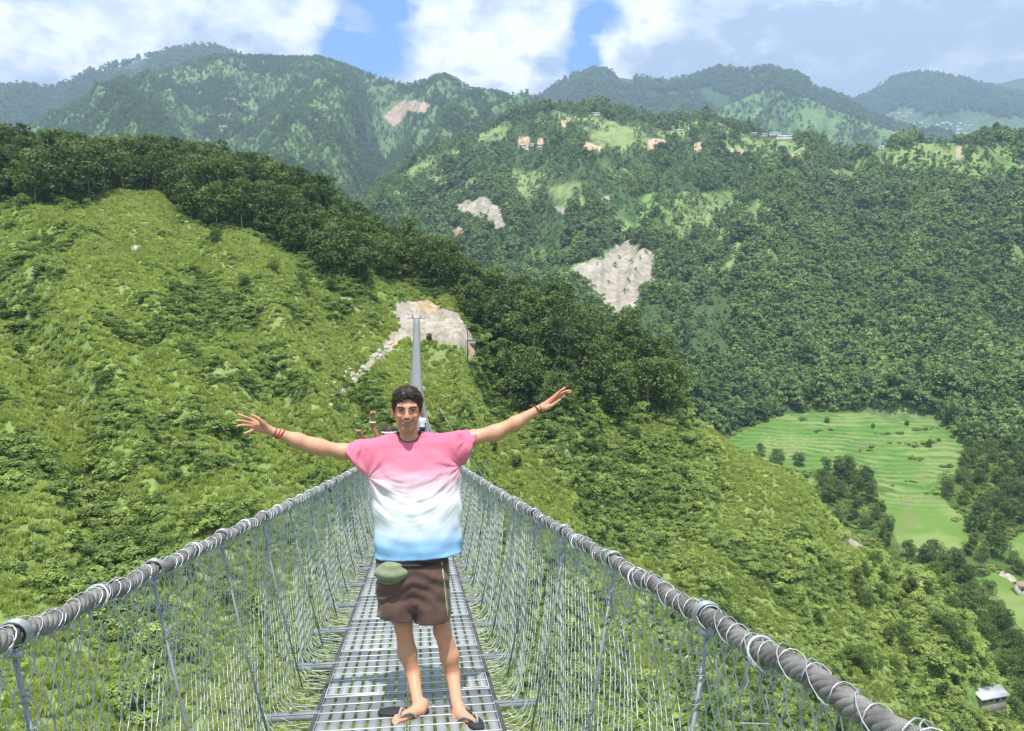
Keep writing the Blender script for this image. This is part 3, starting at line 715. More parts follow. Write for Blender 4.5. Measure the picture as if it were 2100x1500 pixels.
for k in ind:
    i = int(rng.choice(8)); zone = px[k]
    sc_t = rng.uniform(.85, 1.3) * (1 if zone < 1000 else 1.12); up_ = r[k] > rcx[k] - 14
    lowe = poly_in(px[k:k+1], py[k:k+1] + 22, WOODP)[0] > 0
    rowt = 'on the skyline' if up_ else ('at the lower edge' if lowe else 'in the middle'); siz = 'large' if sc_t > 1.12 else ('mid sized' if sc_t > .98 else 'smaller')
    if zone < 140: where, grp = 'of the wood at the left edge', 'trees of the dark wood on the left ridge'
    elif zone < 330: where, grp = 'of the wood above the grassy spur', 'trees of the dark wood on the left ridge'
    elif zone < 560: where, grp = 'of the left wood where it descends', 'trees of the dark wood on the left ridge'
    elif zone < 760: where, grp = 'of the wood left above the landing', 'trees of the wood above the bridge landing'
    elif zone < 960: where, grp = 'of the wood straight above the landing', 'trees of the wood above the bridge landing'
    elif zone < 1130: where, grp = 'of the wood right beside the landing', 'trees of the wood right of the footbridge'
    elif zone < 1280: where, grp = 'of the wood behind the outstretched hand', 'trees of the wood right of the footbridge'
    else: where, grp = 'of the right tip of the wood', 'trees of the wood right of the footbridge'
    where = where.replace("man's raised right-hand hand", 'outstretched hand at the right')
    lab = siz + ' dark tree ' + rowt + ' ' + where
    place_tree(i, P[k] - [0, 0, .3], sc_t, rng.uniform(0, 6.28), lab, grp, np.clip(.30 + .22 * rng.normal() + .3 * fbm(P[k:k+1, 0] / 30, P[k:k+1, 1] / 30, 2, 75)[0], 0, .9))
source('wood', CROWNS)
scatter('ridge_wood', P[rest] - [0, 0, .3], rng.uniform(.75, 1.1, len(rest)), np.clip(.3 + .2 * rng.normal(size=len(rest)), 0, .8), 'wood', 'rest of the dark wood on the far side of the near ridge')

# --- valley trees
a, r, P = spread(valley_h, 1380, 2230, 225, 540, 5200)
x, y, z = P.T; px, py = proj(x, y, z)
fd = np.full(len(x), 1e9)
for Q in FIELDS: fd = np.minimum(fd, poly_in(px, py, Q))
sk = np.interp(px, SKX, SKY)
dens = fbm(x / 35, y / 35, 3, 77) + .25 * sstep(px, 1950, 2100) + .3 * (1 - sstep(fd, 10, 60)) + .6 * (1 - sstep(px, 1560, 1680))
ok = (fd > 7) & (py < sk + 25) & (dens > -.05) & (py > 850) & (np.hypot(px - 2022, py - 1415) > 45) & ~((px > 2070) & (py > 1230) & (py < 1330)) & (np.hypot(px - 2066, py - 1182) > 26)
idx = np.where(ok)[0]; kept = darts(P, np.full(len(x), 6.2), idx)
kept = kept[np.argsort(r[kept])]
SPECIAL = [(1735, 978, .95, 7, 'tall rounded tree standing alone among the rice terraces'), (1592, 952, .72, 7, 'wide tree at the left edge of the rice terraces'), (1640, 955, .66, 2, 'low spreading tree just left of the tall tree in the rice terraces'),
           (1560, 935, .6, 0, 'small tree on the grassy ridge line beside the rice terraces'), (1938, 1180, .78, 2, 'round tree below the bright green rice field'), (1975, 1200, .62, 0, 'smaller round tree right of the tree below the rice field'),
           (1700, 1030, .8, 4, 'bushy tree below the rice terraces near the ridge line'), (1785, 980, .55, 6, 'small tree right of the tall tree in the terraces'), (1860, 818 + 55, .38, 6, 'little bush tree at the top of the rice terraces'),
           (1790, 880, .4, 6, 'little tree in the middle of the upper rice terrace'), (1905, 918, .42, 2, 'low bush on the right of the rice terraces'), (1695, 868, .36, 4, 'dark bush at the top left of the rice terraces'), (1810, 1052, .5, 6, 'young tree at the left edge of the lower rice field')]
def on_sheet(hf, px_, py_, r0, r1):
    d = ray(px_, py_); hl = math.hypot(d[0], d[1]); aa = math.atan2(d[0], d[1]); rr = np.linspace(r0, r1, 4000)
    g = rr * d[2] / hl - hf(np.full(4000, aa), rr); s = np.where(g < 0)[0]
    rq = rr[s[0]] if len(s) else r1
    return np.array([rq * math.sin(aa), rq * math.cos(aa), float(hf(np.array([aa]), np.array([rq]))[0])])
for (qx, qy, s_, i, lab) in SPECIAL:
    place_tree(i, on_sheet(valley_h, qx, qy, 240, 600), s_ * 1.05, rng.uniform(0, 6), lab, None, .5)
nv = 52
def vlab(k):
    q, w = px[k], py[k]
    if q < 1850: return 'green tree between the grassy spur and the rice terraces'
    if q < 1960: return 'green tree along the foot of the spur below the big rice field'
    if w < 1080: return 'green tree of the thicket right of the rice terraces'
    if w < 1250: return 'green tree between the big rice field and the small fields at the right edge'
    return 'green tree in the lower right corner above the tin shed'
for k in kept[:nv]:
    place_tree(int(rng.choice([0, 2, 4, 6, 7])), P[k], rng.uniform(.55, .95), rng.uniform(0, 6.28), vlab(k), 'trees of the valley bottom', np.clip(.45 + .25 * rng.normal(), 0, 1))
rs = kept[nv:]
scatter('valley_trees', P[rs], rng.uniform(.5, .9, len(rs)), np.clip(.4 + .25 * rng.normal(size=len(rs)), 0, 1), 'wood', 'more trees and thickets round the rice terraces')
a, r, P = spread(valley_h, 1380, 2230, 225, 540, 16000); x, y, z = P.T; px, py = proj(x, y, z); fd = np.full(len(x), 1e9)
for Q in FIELDS: fd = np.minimum(fd, poly_in(px, py, Q))
ok = (fd > 1.5) & (fbm(x / 20, y / 20, 3, 79) > -.15)
ok |= (fd < -6) & (fbm(x / 30, y / 9, 3, 91) > .30) & (r > 425) & (rng.uniform(0, 1, len(x)) < .5)
scatter('valley_shrubs', P[ok], rng.uniform(.8, 2.2, ok.sum()), np.clip(.3 + .3 * rng.normal(size=ok.sum()), -.2, 1), 'shrub', 'shrubs and hedges on the valley floor')
# trees scattered on the near hillside (young ones in the open shrub land)
YT = [(1130, 905, .42, 6, 'below the wood, just right of the man\'s lifted arm'), (1060, 960, .36, 6, 'under the man\'s right-hand arm beside the bridge cable'), (1215, 930, .33, 4, 'in the open grass right below the dark wood'), (1305, 905, .36, 0, 'at the lower edge of the dark wood near its right tip'),
      (1010, 930, .38, 6, 'closest to the pink sleeve at the right'), (1180, 1000, .25, 4, 'on the brownish grass right of the bridge'), (905, 870, .3, 6, 'beside the man\'s neck on the slope behind'), (560, 560, .34, 4, 'in the green hollow left below the wood'), (620, 590, .36, 2, 'in the middle of the green hollow below the wood'),
      (500, 590, .3, 4, 'lowest left one of the green hollow below the wood'), (680, 600, .34, 0, 'rightmost of the green hollow below the wood'), (440, 500, .36, 2, 'just under the wood edge at the left'), (880, 700, .25, 6, 'on the pale landing beside the end of the bridge'), (1560, 1360, .4, 2, 'above the right handrail near the rock scar'),
      (1920, 1385, .42, 4, 'left above the tin shed'), (1945, 1320, .5, 7, 'largest one uphill of the tin shed'), (1760, 1230, .3, 2, 'on the yellow green spur below the white path'), (2080, 1480, .5, 7, 'in the very lower right corner'), (1240, 1090, .22, 4, 'small one above the right handrail')]
for (qx, qy, s_, i, w_) in YT:
    place_tree(i, on_sheet(near.h, qx, qy, 90, 330), s_, rng.uniform(0, 6), 'young bushy tree ' + w_, 'young trees dotted over the near hillside', np.clip(.4 + .2 * rng.normal(), 0, 1))

a, r, P = spread(near.h, 1450, 2160, 165, 240, 420); x, y, z = P.T; px, py = proj(x, y, z)
ok = (py > 1150) & (fbm(x / 18, y / 18, 3, 88) + .3 * sstep(px, 1700, 1950) > .08) & (np.hypot(px - 2035, py - 1430) > 62)
scatter('spur_saplings', P[ok], rng.uniform(.16, .42, ok.sum()), np.clip(.5 + .3 * rng.normal(size=ok.sum()), 0, 1), 'wood', 'small trees and tall bushes scattered over the lower right spur')
HOUSES = [(1612, 284), (1590, 276), (1568, 280), (1545, 278), (1392, 272), (1342, 270), (1222, 237), (1812, 306)]
# --- forest masses
a, r, P = spread(midr.h, 620, 2260, 505, 1540, 95000)
P[:, 2] = np.where(r < 660, np.maximum(P[:, 2], valley_h(a, r)), P[:, 2])
x, y, z = P.T; px, py = proj(x, y, z); m = mid_masks(x, y, z); f = slope_faces_us(midr.h, a, r, z, 10); f = np.where(r < 660, 1, f)
sk = np.interp(px, SKX, SKY); med = masks(x, y, z, MEADOWS, 8, 12, 40.)
n1 = fbm(x / 130, y / 130, 4, 200)
pr = np.where(m['soil'] > .3, 0, np.where(n1 < .13 + .1 * sstep(px, 1200, 1600) + .06 * sstep(r, 900, 600), 1.0, .14)) * np.where(med > .4, .10, 1)
# openings: brighter strips of meadow between the woods in the left part
fdm = np.full(len(x), 1e9)
for Q_ in FIELDS: fdm = np.minimum(fdm, poly_in(px, py, Q_))
pr = np.where((r < 640) & (m['soil'] < .3), 1.1, pr); pr = np.where(fdm < 4, 0, pr)
strip = ridged(x / 160 + 3, y / 300, 3, 201); pr = pr * np.where((strip > .50) & (px < 1500), .10, 1)
hd0 = np.zeros(len(x), bool)
for hx, hy in HOUSES: hd0 |= (np.abs(px - hx) < 20) & (py > hy - 4) & (py < hy + 20)
ok = (py < sk + 60) & (f > -.12) & (rng.uniform(0, 1, len(x)) < pr * .85) & ~hd0
shade_ = fbm(x / 90, y / 90, 3, 202) + .9 * fbm(x / 22, y / 22, 2, 203)
scatter('slope_forest', P[ok] - np.array([0, 0, .6]), rng.uniform(4.6, 11.5, ok.sum()) * np.clip(1 + .9 * fbm(x[ok] / 55, y[ok] / 55, 3, 204), .7, 1.5) * np.where(rng.uniform(0, 1, ok.sum()) < .08, 1.45, 1), np.clip(.36 + .34 * (rng.uniform(0, 1, ok.sum()) < .12) + .24 * rng.normal(size=ok.sum()) + .5 * shade_[ok] + .15 * sstep(px[ok], 1350, 1700), -.1, 1.1), 'fartree', 'dense green forest covering the wooded slope', rng.uniform(.8, 1.15, ok.sum()))
print('slope forest', ok.sum())
hd_ = np.full(len(x), 0.0)
for hx, hy in HOUSES: hd_ = np.maximum(hd_, (np.abs(px - hx) < 20) & (py > hy - 4) & (py < hy + 20))
P_keep = hd_ < .5
sh = (py < sk + 60) & (f > -.12) & ~ok & (rng.uniform(0, 1, len(x)) < np.where(m['soil'] < .3, .30, .018) * (fdm > 3)) & (med < .5)
scatter('slope_thickets', P[sh] - np.array([0, 0, .4]), rng.uniform(2.2, 5.0, sh.sum()), np.clip(.75 + .3 * rng.normal(size=sh.sum()), 0, 1.2), 'fartree', 'bright thickets and bushes between the woods of the slope')
a, r, P = spread(bigm.h, -160, 1500, 1300, 2980, 150000)
x, y, z = P.T; px, py = proj(x, y, z); f = slope_faces_us(bigm.h, a, r, z, 20)
wood = sstep(fbm(x / 180, y / 180, 5, 210) + .5 * fbm(x / 45, y / 45, 3, 211), -.10, .20); br = masks(x, y, z, BROWN_D, 5, 8, 90.)
ok = (py < 640) & (f > -.1) & (br < .3) & (rng.uniform(0, 1, len(x)) < (.16 + .62 * wood)) & (py < np.interp(px, SKX, SKY) + 20)
scatter('mountain_forest', P[ok] - np.array([0, 0, 1.]), rng.uniform(6, 12.5, ok.sum()), np.clip(.35 + .25 * rng.normal(size=ok.sum()) - .15 * wood[ok], -.1, 1), 'fartree', 'woods and scattered trees of the big mountain')
print('mountain forest', ok.sum())
for nm, R_g, p0, p1, r0, r1, n, s0, s1, wl, lab in [('left_ridge_forest', leftm, -160, 760, 3300, 4260, 15000, 16, 30, 0, 'forest of the left ridge far behind, cloud shadow painted into its tone'), ('right_ridge_forest', rightm, 900, 1950, 3000, 3960, 20000, 14, 30, 0, 'forest of the right ridge, cloud shadow painted into its tone'),
        ('green_hill_trees', greenm, 1330, 1960, 2200, 3040, 7000, 8, 16, 1, 'scattered trees on the sunlit green hill'), ('east_mountain_forest', eastm, 1600, 2250, 4200, 5480, 13000, 18, 34, 2, 'dark forest of the far right mountain')]:
    a, r, P = spread(R_g.h, p0, p1, r0, r1, n); x, y, z = P.T; px, py = proj(x, y, z); f = slope_faces_us(R_g.h, a, r, z, 30)
    ok = f > -.12
    if wl == 1: ok &= (fbm(x / 200, y / 200, 4, 215) + .3 * rng.normal(size=len(x)) > .12)
    if wl == 2: ok &= (east_masks(x, y, z)['wood'] > .5)
    if wl == 0: ok &= (fbm(x / 300, y / 300, 3, 216) > -.28)
    scatter(nm, P[ok] - np.array([0, 0, 2.]), rng.uniform(s0, s1, ok.sum()), np.clip(.25 + .2 * rng.normal(size=ok.sum()), 0, 1), 'fartree', lab)
print('vegetation', round(time.time() - T0, 1))
# ------------------------------------------------------------------ the suspension footbridge
M_galv = simple('galvanised_steel', (0.43, 0.455, 0.47), 0.42, 0.55, 0.5, noise=(9, .22), bump=.15, bscale=60)
M_slat = simple('deck_steel', (0.275, 0.295, 0.30), 0.55, 0.15, 0.5, noise=(5, .18), bump=.1, bscale=40)
M_bar = simple('deck_bar_steel', (0.62, 0.64, 0.64), 0.5, 0.2, 0.5, noise=(7, .15))
M_wire = simple('galvanised_wire', (0.50, 0.53, 0.54), 0.38, 0.5, 0.6, noise=(30, .25))
M_net = simple('netting_wire', (0.50, 0.535, 0.53), 0.5, 0.3, 0.5, noise=(20, .35))
M_hang = simple('dull_galvanised_rod', (.30, .33, .35), .5, .4, .4, noise=(12, .3))
M_dark = simple('greased_cable', (0.10, 0.10, 0.105), 0.5, 0.3, 0.4, noise=(12, .3))
M_conc = simple('concrete', (0.45, 0.43, 0.40), 0.9, noise=(2, .2))
mr, t, bb = new_mat('weathered_rope_steel')
gx = t.nodes.new('ShaderNodeTexCoord').outputs['Object']
lay = attr(t, 'lay', 'GEOMETRY', 'Vector')
sx = t.nodes.new('ShaderNodeSeparateXYZ'); t.links.new(lay, sx.inputs[0])
wv = nmath(t, 'SINE', nmath(t, 'ADD', nmath(t, 'MULTIPLY', sx.outputs[0], 9.0), nmath(t, 'MULTIPLY', sx.outputs[1], 1500.0)))
cc = nmix(t, nsmooth(t, nnoise(t, gx, 14, 5), .35, .68), (0.15, 0.138, 0.128), (0.32, 0.30, 0.275))
cc = nmix(t, nmath(t, 'MULTIPLY', nmap(t, wv, -1, 1, .10, 0), 1.0), cc, (0.05, 0.045, 0.04))
t.links.new(cc, bb.inputs['Base Color']); bb.inputs['Metallic'].default_value = .3; bb.inputs['Roughness'].default_value = .55
bn = t.nodes.new('ShaderNodeBump'); bn.inputs['Distance'].default_value = .0015; bn.inputs['Strength'].default_value = .25
t.links.new(wv, bn.inputs['Height']); t.links.new(bn.outputs[0], bb.inputs['Normal'])
M_rope = mr

XC = -0.06; Y0, Y1 = -3.4, 209.0
def zdk(y): return -1.47 - .144 * y + .000824 * y * y
def slope(y): return -.144 + .001648 * y
def railx(side, y):
    y = np.asarray(y, float)
    return (-0.965 + .0065 * np.clip(y, 0, 12)) if side < 0 else (0.775 - .008 * np.clip(y, 0, 12))
RAILH = {-1: 1.030, 1: 1.0}
bridge = empty('suspension_footbridge', (XC, 0, zdk(0)), 'long grey steel suspension footbridge with wire mesh sides under the man', 'footbridge')
BL = np.array(bridge.location)
def railpt(side, y):
    y = np.asarray(y, float)
    sag = 0.012 * np.sin(y * 6.61) ** 2
    return np.stack([railx(side, y) + 0 * y, y, zdk(y) + RAILH[side] - sag], -1)

# handrail cables: a plain far part and six laid strands near the camera
for side in (-1, 1):
    ys = np.linspace(21.9, Y1, 240); m = MB(); m.tube(railpt(side, ys), .025, 8)
    cab = m.build('handrail_cable', M_rope, bridge); add_attr(cab.data, 'lay', np.zeros((len(cab.data.vertices), 3)))
    ys = np.arange(Y0, 22, .016); C = railpt(side, ys)
    for k in range(6):
        ph = ys / .165 * 2 * math.pi * (1 if side > 0 else 1) + k * math.pi / 3
        off = .0165 * np.stack([np.cos(ph), 0 * ph, np.sin(ph)], -1)
        m = MB(); m.tube(C + off, .0090, 8, False); o = m.build('strand', M_rope, cab)
        n = len(ys); th = np.tile(np.arange(8) * 2 * math.pi / 8, n); s_ = np.repeat(ys, 8)
        add_attr(o.data, 'lay', np.column_stack([th, s_, 0 * s_]))
    # thin pale wire laced round the cable, and its loose tails
    r2 = np.random.default_rng(5 + side)
    for (ya, yb, pit, seg, rw, nm) in ((Y0, 14, .088, 14, .0016, 'lacing_wire'), (14, 60, .08, 7, .002, 'lacing_wire'), (60, 205, .25, 6, .003, 'lacing_wire')):
        n = int((yb - ya) / pit * seg); s = np.linspace(0, (yb - ya) / pit, n)
        yy = ya + (s + .55 * np.interp(s, np.arange(0, s[-1] + 2, .9), r2.uniform(-1, 1, len(np.arange(0, s[-1] + 2, .9))))) * pit
        ph = s * 2 * math.pi; rad = .0268 + .0028 * np.interp(s, np.arange(0, s[-1] + 2, .5), r2.uniform(-.3, 1.6, len(np.arange(0, s[-1] + 2, .5))))
        lean = .022 * np.sin(ph + .8)
        C2 = railpt(side, yy); P = C2 + np.stack([np.cos(ph) * rad, lean + .004 * np.sin(ph * .37 + 1), np.sin(ph) * rad], -1)
        m = MB(); m.tube(P, rw, 4, False)
        if yb <= 14:
            # a second loose winding, slacker, standing off the top
            s2 = np.linspace(0, (yb - ya) / .15, int((yb - ya) / .15 * 12)); ph2 = -s2 * 2 * math.pi
            r3 = .0280 + .006 * np.interp(s2, np.arange(0, s2[-1] + 2, .5), r2.uniform(-.1, 1.0, len(np.arange(0, s2[-1] + 2, .5))))
            C3 = railpt(side, ya + s2 * .15 + .02 * np.sin(ph2 * .31)); m.tube(C3 + np.stack([np.cos(ph2) * r3, .03 * np.sin(ph2), np.sin(ph2) * r3], -1), .0015, 4, False)
        m.build(nm, M_wire, bridge)
    m = MB()
    for y in np.arange(.8, 30, .068):
        yy = y + r2.uniform(-.02, .02); c = railpt(side, yy); L_ = r2.uniform(.05, .13); dx = -side * r2.uniform(.0, .03)
        P = [c + [0, 0, -.03], c + [dx, r2.uniform(-.02, .02), -.03 - L_ * .5], c + [dx * .6 + r2.normal() * .01, r2.uniform(-.03, .03), -.03 - L_], c + [dx - .015 * r2.normal(), r2.uniform(-.03, .03), -.045 - L_]]
        m.tube(P, .0016, 4, False)
    q = m.build('tie_wires', M_wire, bridge); q['kind'] = 'stuff'

# saddle clamps, hanger rods, walkway cables
def arc(c, r, n, t0, t1, tilt=0):
    a = np.linspace(t0, t1, n); return np.stack([c[0] + r * np.cos(a), c[1] + tilt * r * np.sin(a), c[2] + r * np.sin(a)], -1)
def shared(name, m, mat, smooth=True):
    Fs = [np.concatenate(m.F)] + ([np.concatenate(m.capsT)] if getattr(m, 'capsT', None) else [])
    me = mesh_np(name, np.concatenate(m.V), Fs, smooth); me.materials.append(mat); return me
def place(name, me, y, x=None, z=None, parent=bridge, rz=0, rx=None, add=(0, 0, 0)):
    o = bpy.data.objects.new(name, me); COL.objects.link(o); o.parent = parent
    p = np.array([x, y, z]) - worldloc(parent) + np.array(add); o.location = tuple(p); o.rotation_euler = (math.atan(slope(y)) if rx is None else rx, 0, rz)
    return o
for side in (-1, 1):
    m = MB(); # saddle: a bent flat strap over the cable
    for w in (-.012, -.004, .004, .012):
        m.tube(arc((0, w, .004), .0315 + .0015 * (abs(w) < .01), 14, -.25 * math.pi, 1.25 * math.pi, -.38), .0040, 6, False)
    sadd = shared('saddle_clamp', m, M_galv)
    m = MB(); m.tube([(.0, 0, -.030), (0, .01, -.075)], .008, 6); m.box((0, .0, -.045), (.034, .016, .018)); bolt = shared('clamp_bolt', m, M_galv)
    m = MB(); dx = (-.70 - -.93) if side < 0 else (.56 - .74)
    hl = RAILH[side]
    m.tube([(0, 0, -.06), (dx * .45, .05, -.06 - (hl) * .47), (dx, .10, -hl - .02)], .0055, 6)
    rr = np.random.default_rng(3 + side)
    for f in (.10, .18, .55, .62):       # turns of binding wire
        c = np.array([dx * f, .1 * f, -.06 - (hl - .05) * f]); a = np.linspace(0, 5 * math.pi, 26)
        m.tube(np.stack([c[0] + .011 * np.cos(a), c[1] + .011 * np.sin(a), c[2] + .035 * a / 15 - .01], -1), .0019, 4, False)
        m.tube([c, c + [.010 * rr.normal(), .01, -.02], c + [.012 * rr.normal(), .012, -.05]], .0016, 4, False)
    rod = shared('hanger_rod', m, M_hang)
    m = MB(); a = np.linspace(0, 2 * math.pi, 20)
    m.tube(np.stack([.034 * np.cos(a), .012 * np.sin(a), .034 * np.sin(a) - .002], -1), .0042, 5, False)
    m.tube([(-side * .03, .0, -.02), (-side * .036, .01, -.045), (-side * .030, .012, -.062), (-side * .038, .02, -.085)], .0026, 5, False); loop = shared('wire_loop', m, M_wire)
    yn = np.arange(1.94 - .95 * 5, 206, .95)
    for k, y in enumerate(yn):
        c = railpt(side, y)
        if y < 60: place('saddle_clamp', sadd, y, c[0], c[2])
        if y < 20: place('clamp_bolt', bolt, y, c[0], c[2])
        place('hanger_rod', rod, y, c[0], c[2])
        if y < 30: place('wire_loop', loop, y - .33 if side > 0 else y - .5, *[railpt(side, y - (.33 if side > 0 else .5))[i] for i in (0, 2)])
ys = np.linspace(Y0, Y1, 260)
for xo in (-.56, .435, -.40, .28):
    m = MB(); m.tube(np.stack([np.full(260, xo), ys, zdk(ys) - (.045 if abs(xo + .06) > .45 else .11)], -1), .02, 8); m.build('walkway_cable', M_dark, bridge)

# cross beams under the deck, their ends stick out
m = MB()
m.box((0, 0, 0), (1.50, .046, .006)); m.box((0, -.020, -.019), (1.50, .005, .032))
m.tube([(-.62, 0, .0), (-.62, 0, .035)], .009, 6); m.tube([(.62, 0, .0), (.62, 0, .035)], .009, 6)
beam = shared('cross_beam', m, M_galv, False)
yb = np.arange(4.30 - .95 * 8, 207, .95)
for y in yb: place('cross_beam', beam, y, -.083, zdk(y) - .028)

# deck gratings: two side by side per bay, each a frame of slats crossed by thin bars
PL = .95; yp = np.arange(4.47 - .95 * 8, 207, PL)
def panel_parts():
    sl = MB(); sl.box((0, 0, -.0015), (.0495, .925, .003)); sl = shared('slat', sl, M_slat, False)
    br = MB(); br.box((0, 0, .0025), (.468, .012, .004)); br.box((0, 0, -.006), (.460, .004, .010)); br = shared('cross_bar', br, M_bar, False)
    fr = MB()
    for s_ in (-1, 1):
        fr.box((s_ * .2345, 0, -.012), (.005, .937, .024)); fr.box((0, s_ * .4665, -.012), (.469, .004, .024))
    return sl, br, shared('deck_panel', fr, M_galv, False)
SL, BR, FR = panel_parts()
sx_ = np.linspace(-.2005, .2005, 7); by_ = np.linspace(-.462, .462, 8)
rest_m = MB()
r4 = np.random.default_rng(12)
for i, y in enumerate(yp):
    yc = y + PL / 2; th = math.atan(slope(yc)); ct, st_ = math.cos(th), math.sin(th)
    for s_ in (-1, 1):
        xc = XC + s_ * .2425; near_ = 1.5 < y < 14.0
        if near_:
            o = place('deck_panel', FR, yc, xc, zdk(yc) + .0005 * r4.normal())
            o.rotation_euler[1] = .003 * r4.normal()
            for q in sx_: c = bpy.data.objects.new('slat', SL); COL.objects.link(c); c.parent = o; c.location = (q, 0, .0004 * r4.normal())
            for q in by_: c = bpy.data.objects.new('cross_bar', BR); COL.objects.link(c); c.parent = o; c.location = (0, q, 0)
        else:
            AX = np.array([[1, 0, 0], [0, ct, st_], [0, -st_, ct]])
            for q in sx_: rest_m.box(np.array([xc + q, yc, zdk(yc) - .0015]), (.0495, .925, .003), AX)
            if y < 60:
                for q in by_: rest_m.box(np.array([xc, yc + q * ct, zdk(yc) + q * st_ + .0025]), (.468, .012, .004), AX)
q = rest_m.build('deck_plating', M_slat, bridge, False); q['kind'] = 'stuff'

# wire netting: 1.9 m lengths, each a hexagonal mesh of real wire
def net_mesh(side, seed, lod=0):
    r5 = np.random.default_rng(seed); L = 1.9; nx = 30 if lod < 2 else 15; hl = RAILH[side] - .025
    xo = .13 if side < 0 else .13; fl = .24
    prof = np.array([[0, 0], [side * -.03, -.35], [side * -.09, -.7], [side * -.145, -hl + .01], [side * -.20, -hl - .045], [side * -.40, -hl - .060]])
    dl = np.r_[0, np.cumsum(np.hypot(*np.diff(prof, axis=0).T))]; T = dl[-1]
    nr = int(round(T / .062)) if lod < 2 else int(round(T / .124))
    ph_ = T / nr; dx = L / nx
    def pt(u, v):
        v = np.clip(v, 0, T); bul = .012 * np.sin(u * 3.3 + seed) * np.sin(v * 5) + .006 * np.sin(u * 11 + v * 9 + seed)
        return np.stack([np.interp(v, dl, prof[:, 0]) + bul, u, np.interp(v, dl, prof[:, 1]) + bul * .15], -1)
    m = MB(); rw = .00225 if lod == 0 else (.0036 if lod == 1 else .0090); ns = 3
    jit = r5.normal(size=(nr + 2, nx + 2, 2)) * (.0045 + .016 * (np.arange(nr + 2) * ph_ > dl[3] - .02))[:, None, None]; jit[:, -1] = jit[:, 0]; jit[:, nx] = jit[:, 0]
    def node(i, j, up):
        uo = (j + (.5 if i % 2 else 0)) * dx; jj = j % nx; return np.array([uo + jit[i, jj, 0], (i + (.11 if up else -.11)) * ph_ + jit[i, jj, 1]])
    segs = []
    for i in range(nr + 1):
        for j in range(nx):
            a_ = node(i, j, False); b_ = node(i, j, True)
            if i > 0: segs.append((a_, b_, 1))
            if i < nr:
                jl = j if i % 2 else j - 1
                jr = j + 1 if i % 2 else j
                for jn in (jl, jr):
                    c_ = node(i + 1, jn % nx, False).copy(); c_[0] += (jn - jn % nx) * dx
                    segs.append((b_ if i > 0 else a_, c_, 0))
    A = np.array([s[0] for s in segs]); B = np.array([s[1] for s in segs]); tw = np.array([s[2] for s in segs])
    PA = pt(A[:, 0], A[:, 1]); PB = pt(B[:, 0], B[:, 1]); d = PB - PA; d /= np.linalg.norm(d, axis=1)[:, None] + 1e-9
    n0 = np.cross(d, np.array([1.0, 0.1, .2])); n0 /= np.linalg.norm(n0, axis=1)[:, None] + 1e-9; n1 = np.cross(d, n0)
    rad = np.where(tw > 0, rw * 1.35, rw)[:, None]
    V = np.concatenate([P_ + rad * (math.cos(k * 2 * math.pi / ns) * n0 + math.sin(k * 2 * math.pi / ns) * n1) for P_ in (PA, PB) for k in range(ns)], 0)
    n = len(PA); k = np.arange(n)
    F = np.concatenate([np.stack([k + e1 * n, k + ((e1 + 1) % ns) * n, k + (ns + (e1 + 1) % ns) * n, k + (ns + e1) * n], -1) for e1 in range(ns)])
    me = mesh_np('netting_panel', V, F); me.materials.append(M_net)
    return me
for side in (-1, 1):
    A_ = [net_mesh(side, 20 + k, 0) for k in range(3)]; B_ = [net_mesh(side, 30 + k, 1) for k in range(2)]; C_ = [net_mesh(side, 40, 2)]
    for k, y in enumerate(np.arange(Y0 + .2, 205, 1.9)):
        me = A_[k % 3] if y < 16 else (B_[k % 2] if y < 55 else C_[0])
        c = railpt(side, y); o = place('netting_panel', me, y + .95, c[0], c[2]); o.rotation_euler[0] = math.atan(slope(y + .95))
        o.location = tuple(np.array([railx(side, y + .5), y, zdk(y) + RAILH[side] - .025]) - BL)

# far end: anchor block, saddle posts, landing
land = empty('bridge_anchorage', (XC, 210, 3.5), 'pale concrete anchor block with short posts at the far end of the footbridge', 'anchorage')
m = MB(); m.box((XC, 211.5, 2.2), (9.0, 3.0, 3.6)); m.box((XC, 213.5, 4.2), (5.0, 1.2, 1.0)); m.build('anchor_block', M_conc, land, False)
for s_ in (-1, 1):
    m = MB(); m.box((XC + s_ * 1.1, 210.4, 4.9), (.35, .45, 2.2)); m.box((XC + s_ * 1.1, 210.4, 6.06), (.5, .6, .14)); m.build('post', M_conc, land, False)
# steadying wind rope right of the bridge, running down the slope
m = MB(); tt = np.linspace(0, 1, 60); A = np.array([6.5, 150., -62]); B = np.array([1.2, 12, -5.2])
def wpt(px, py, d): v = ray(px, py); return v / math.hypot(v[0], v[1]) * d
A = wpt(897, 828, 150.); B = wpt(1350, 1479, 15.)
P = A + (B - A) * tt[:, None]; P[:, 2] -= .6 * np.sin(tt * math.pi); m.tube(P, np.linspace(.05, .007, 60), 5)
tag(m.build('wind_rope', M_galv, None), 'thin steel wind rope slanting down to the right of the footbridge', 'cable')
print('bridge', round(time.time() - T0, 1))
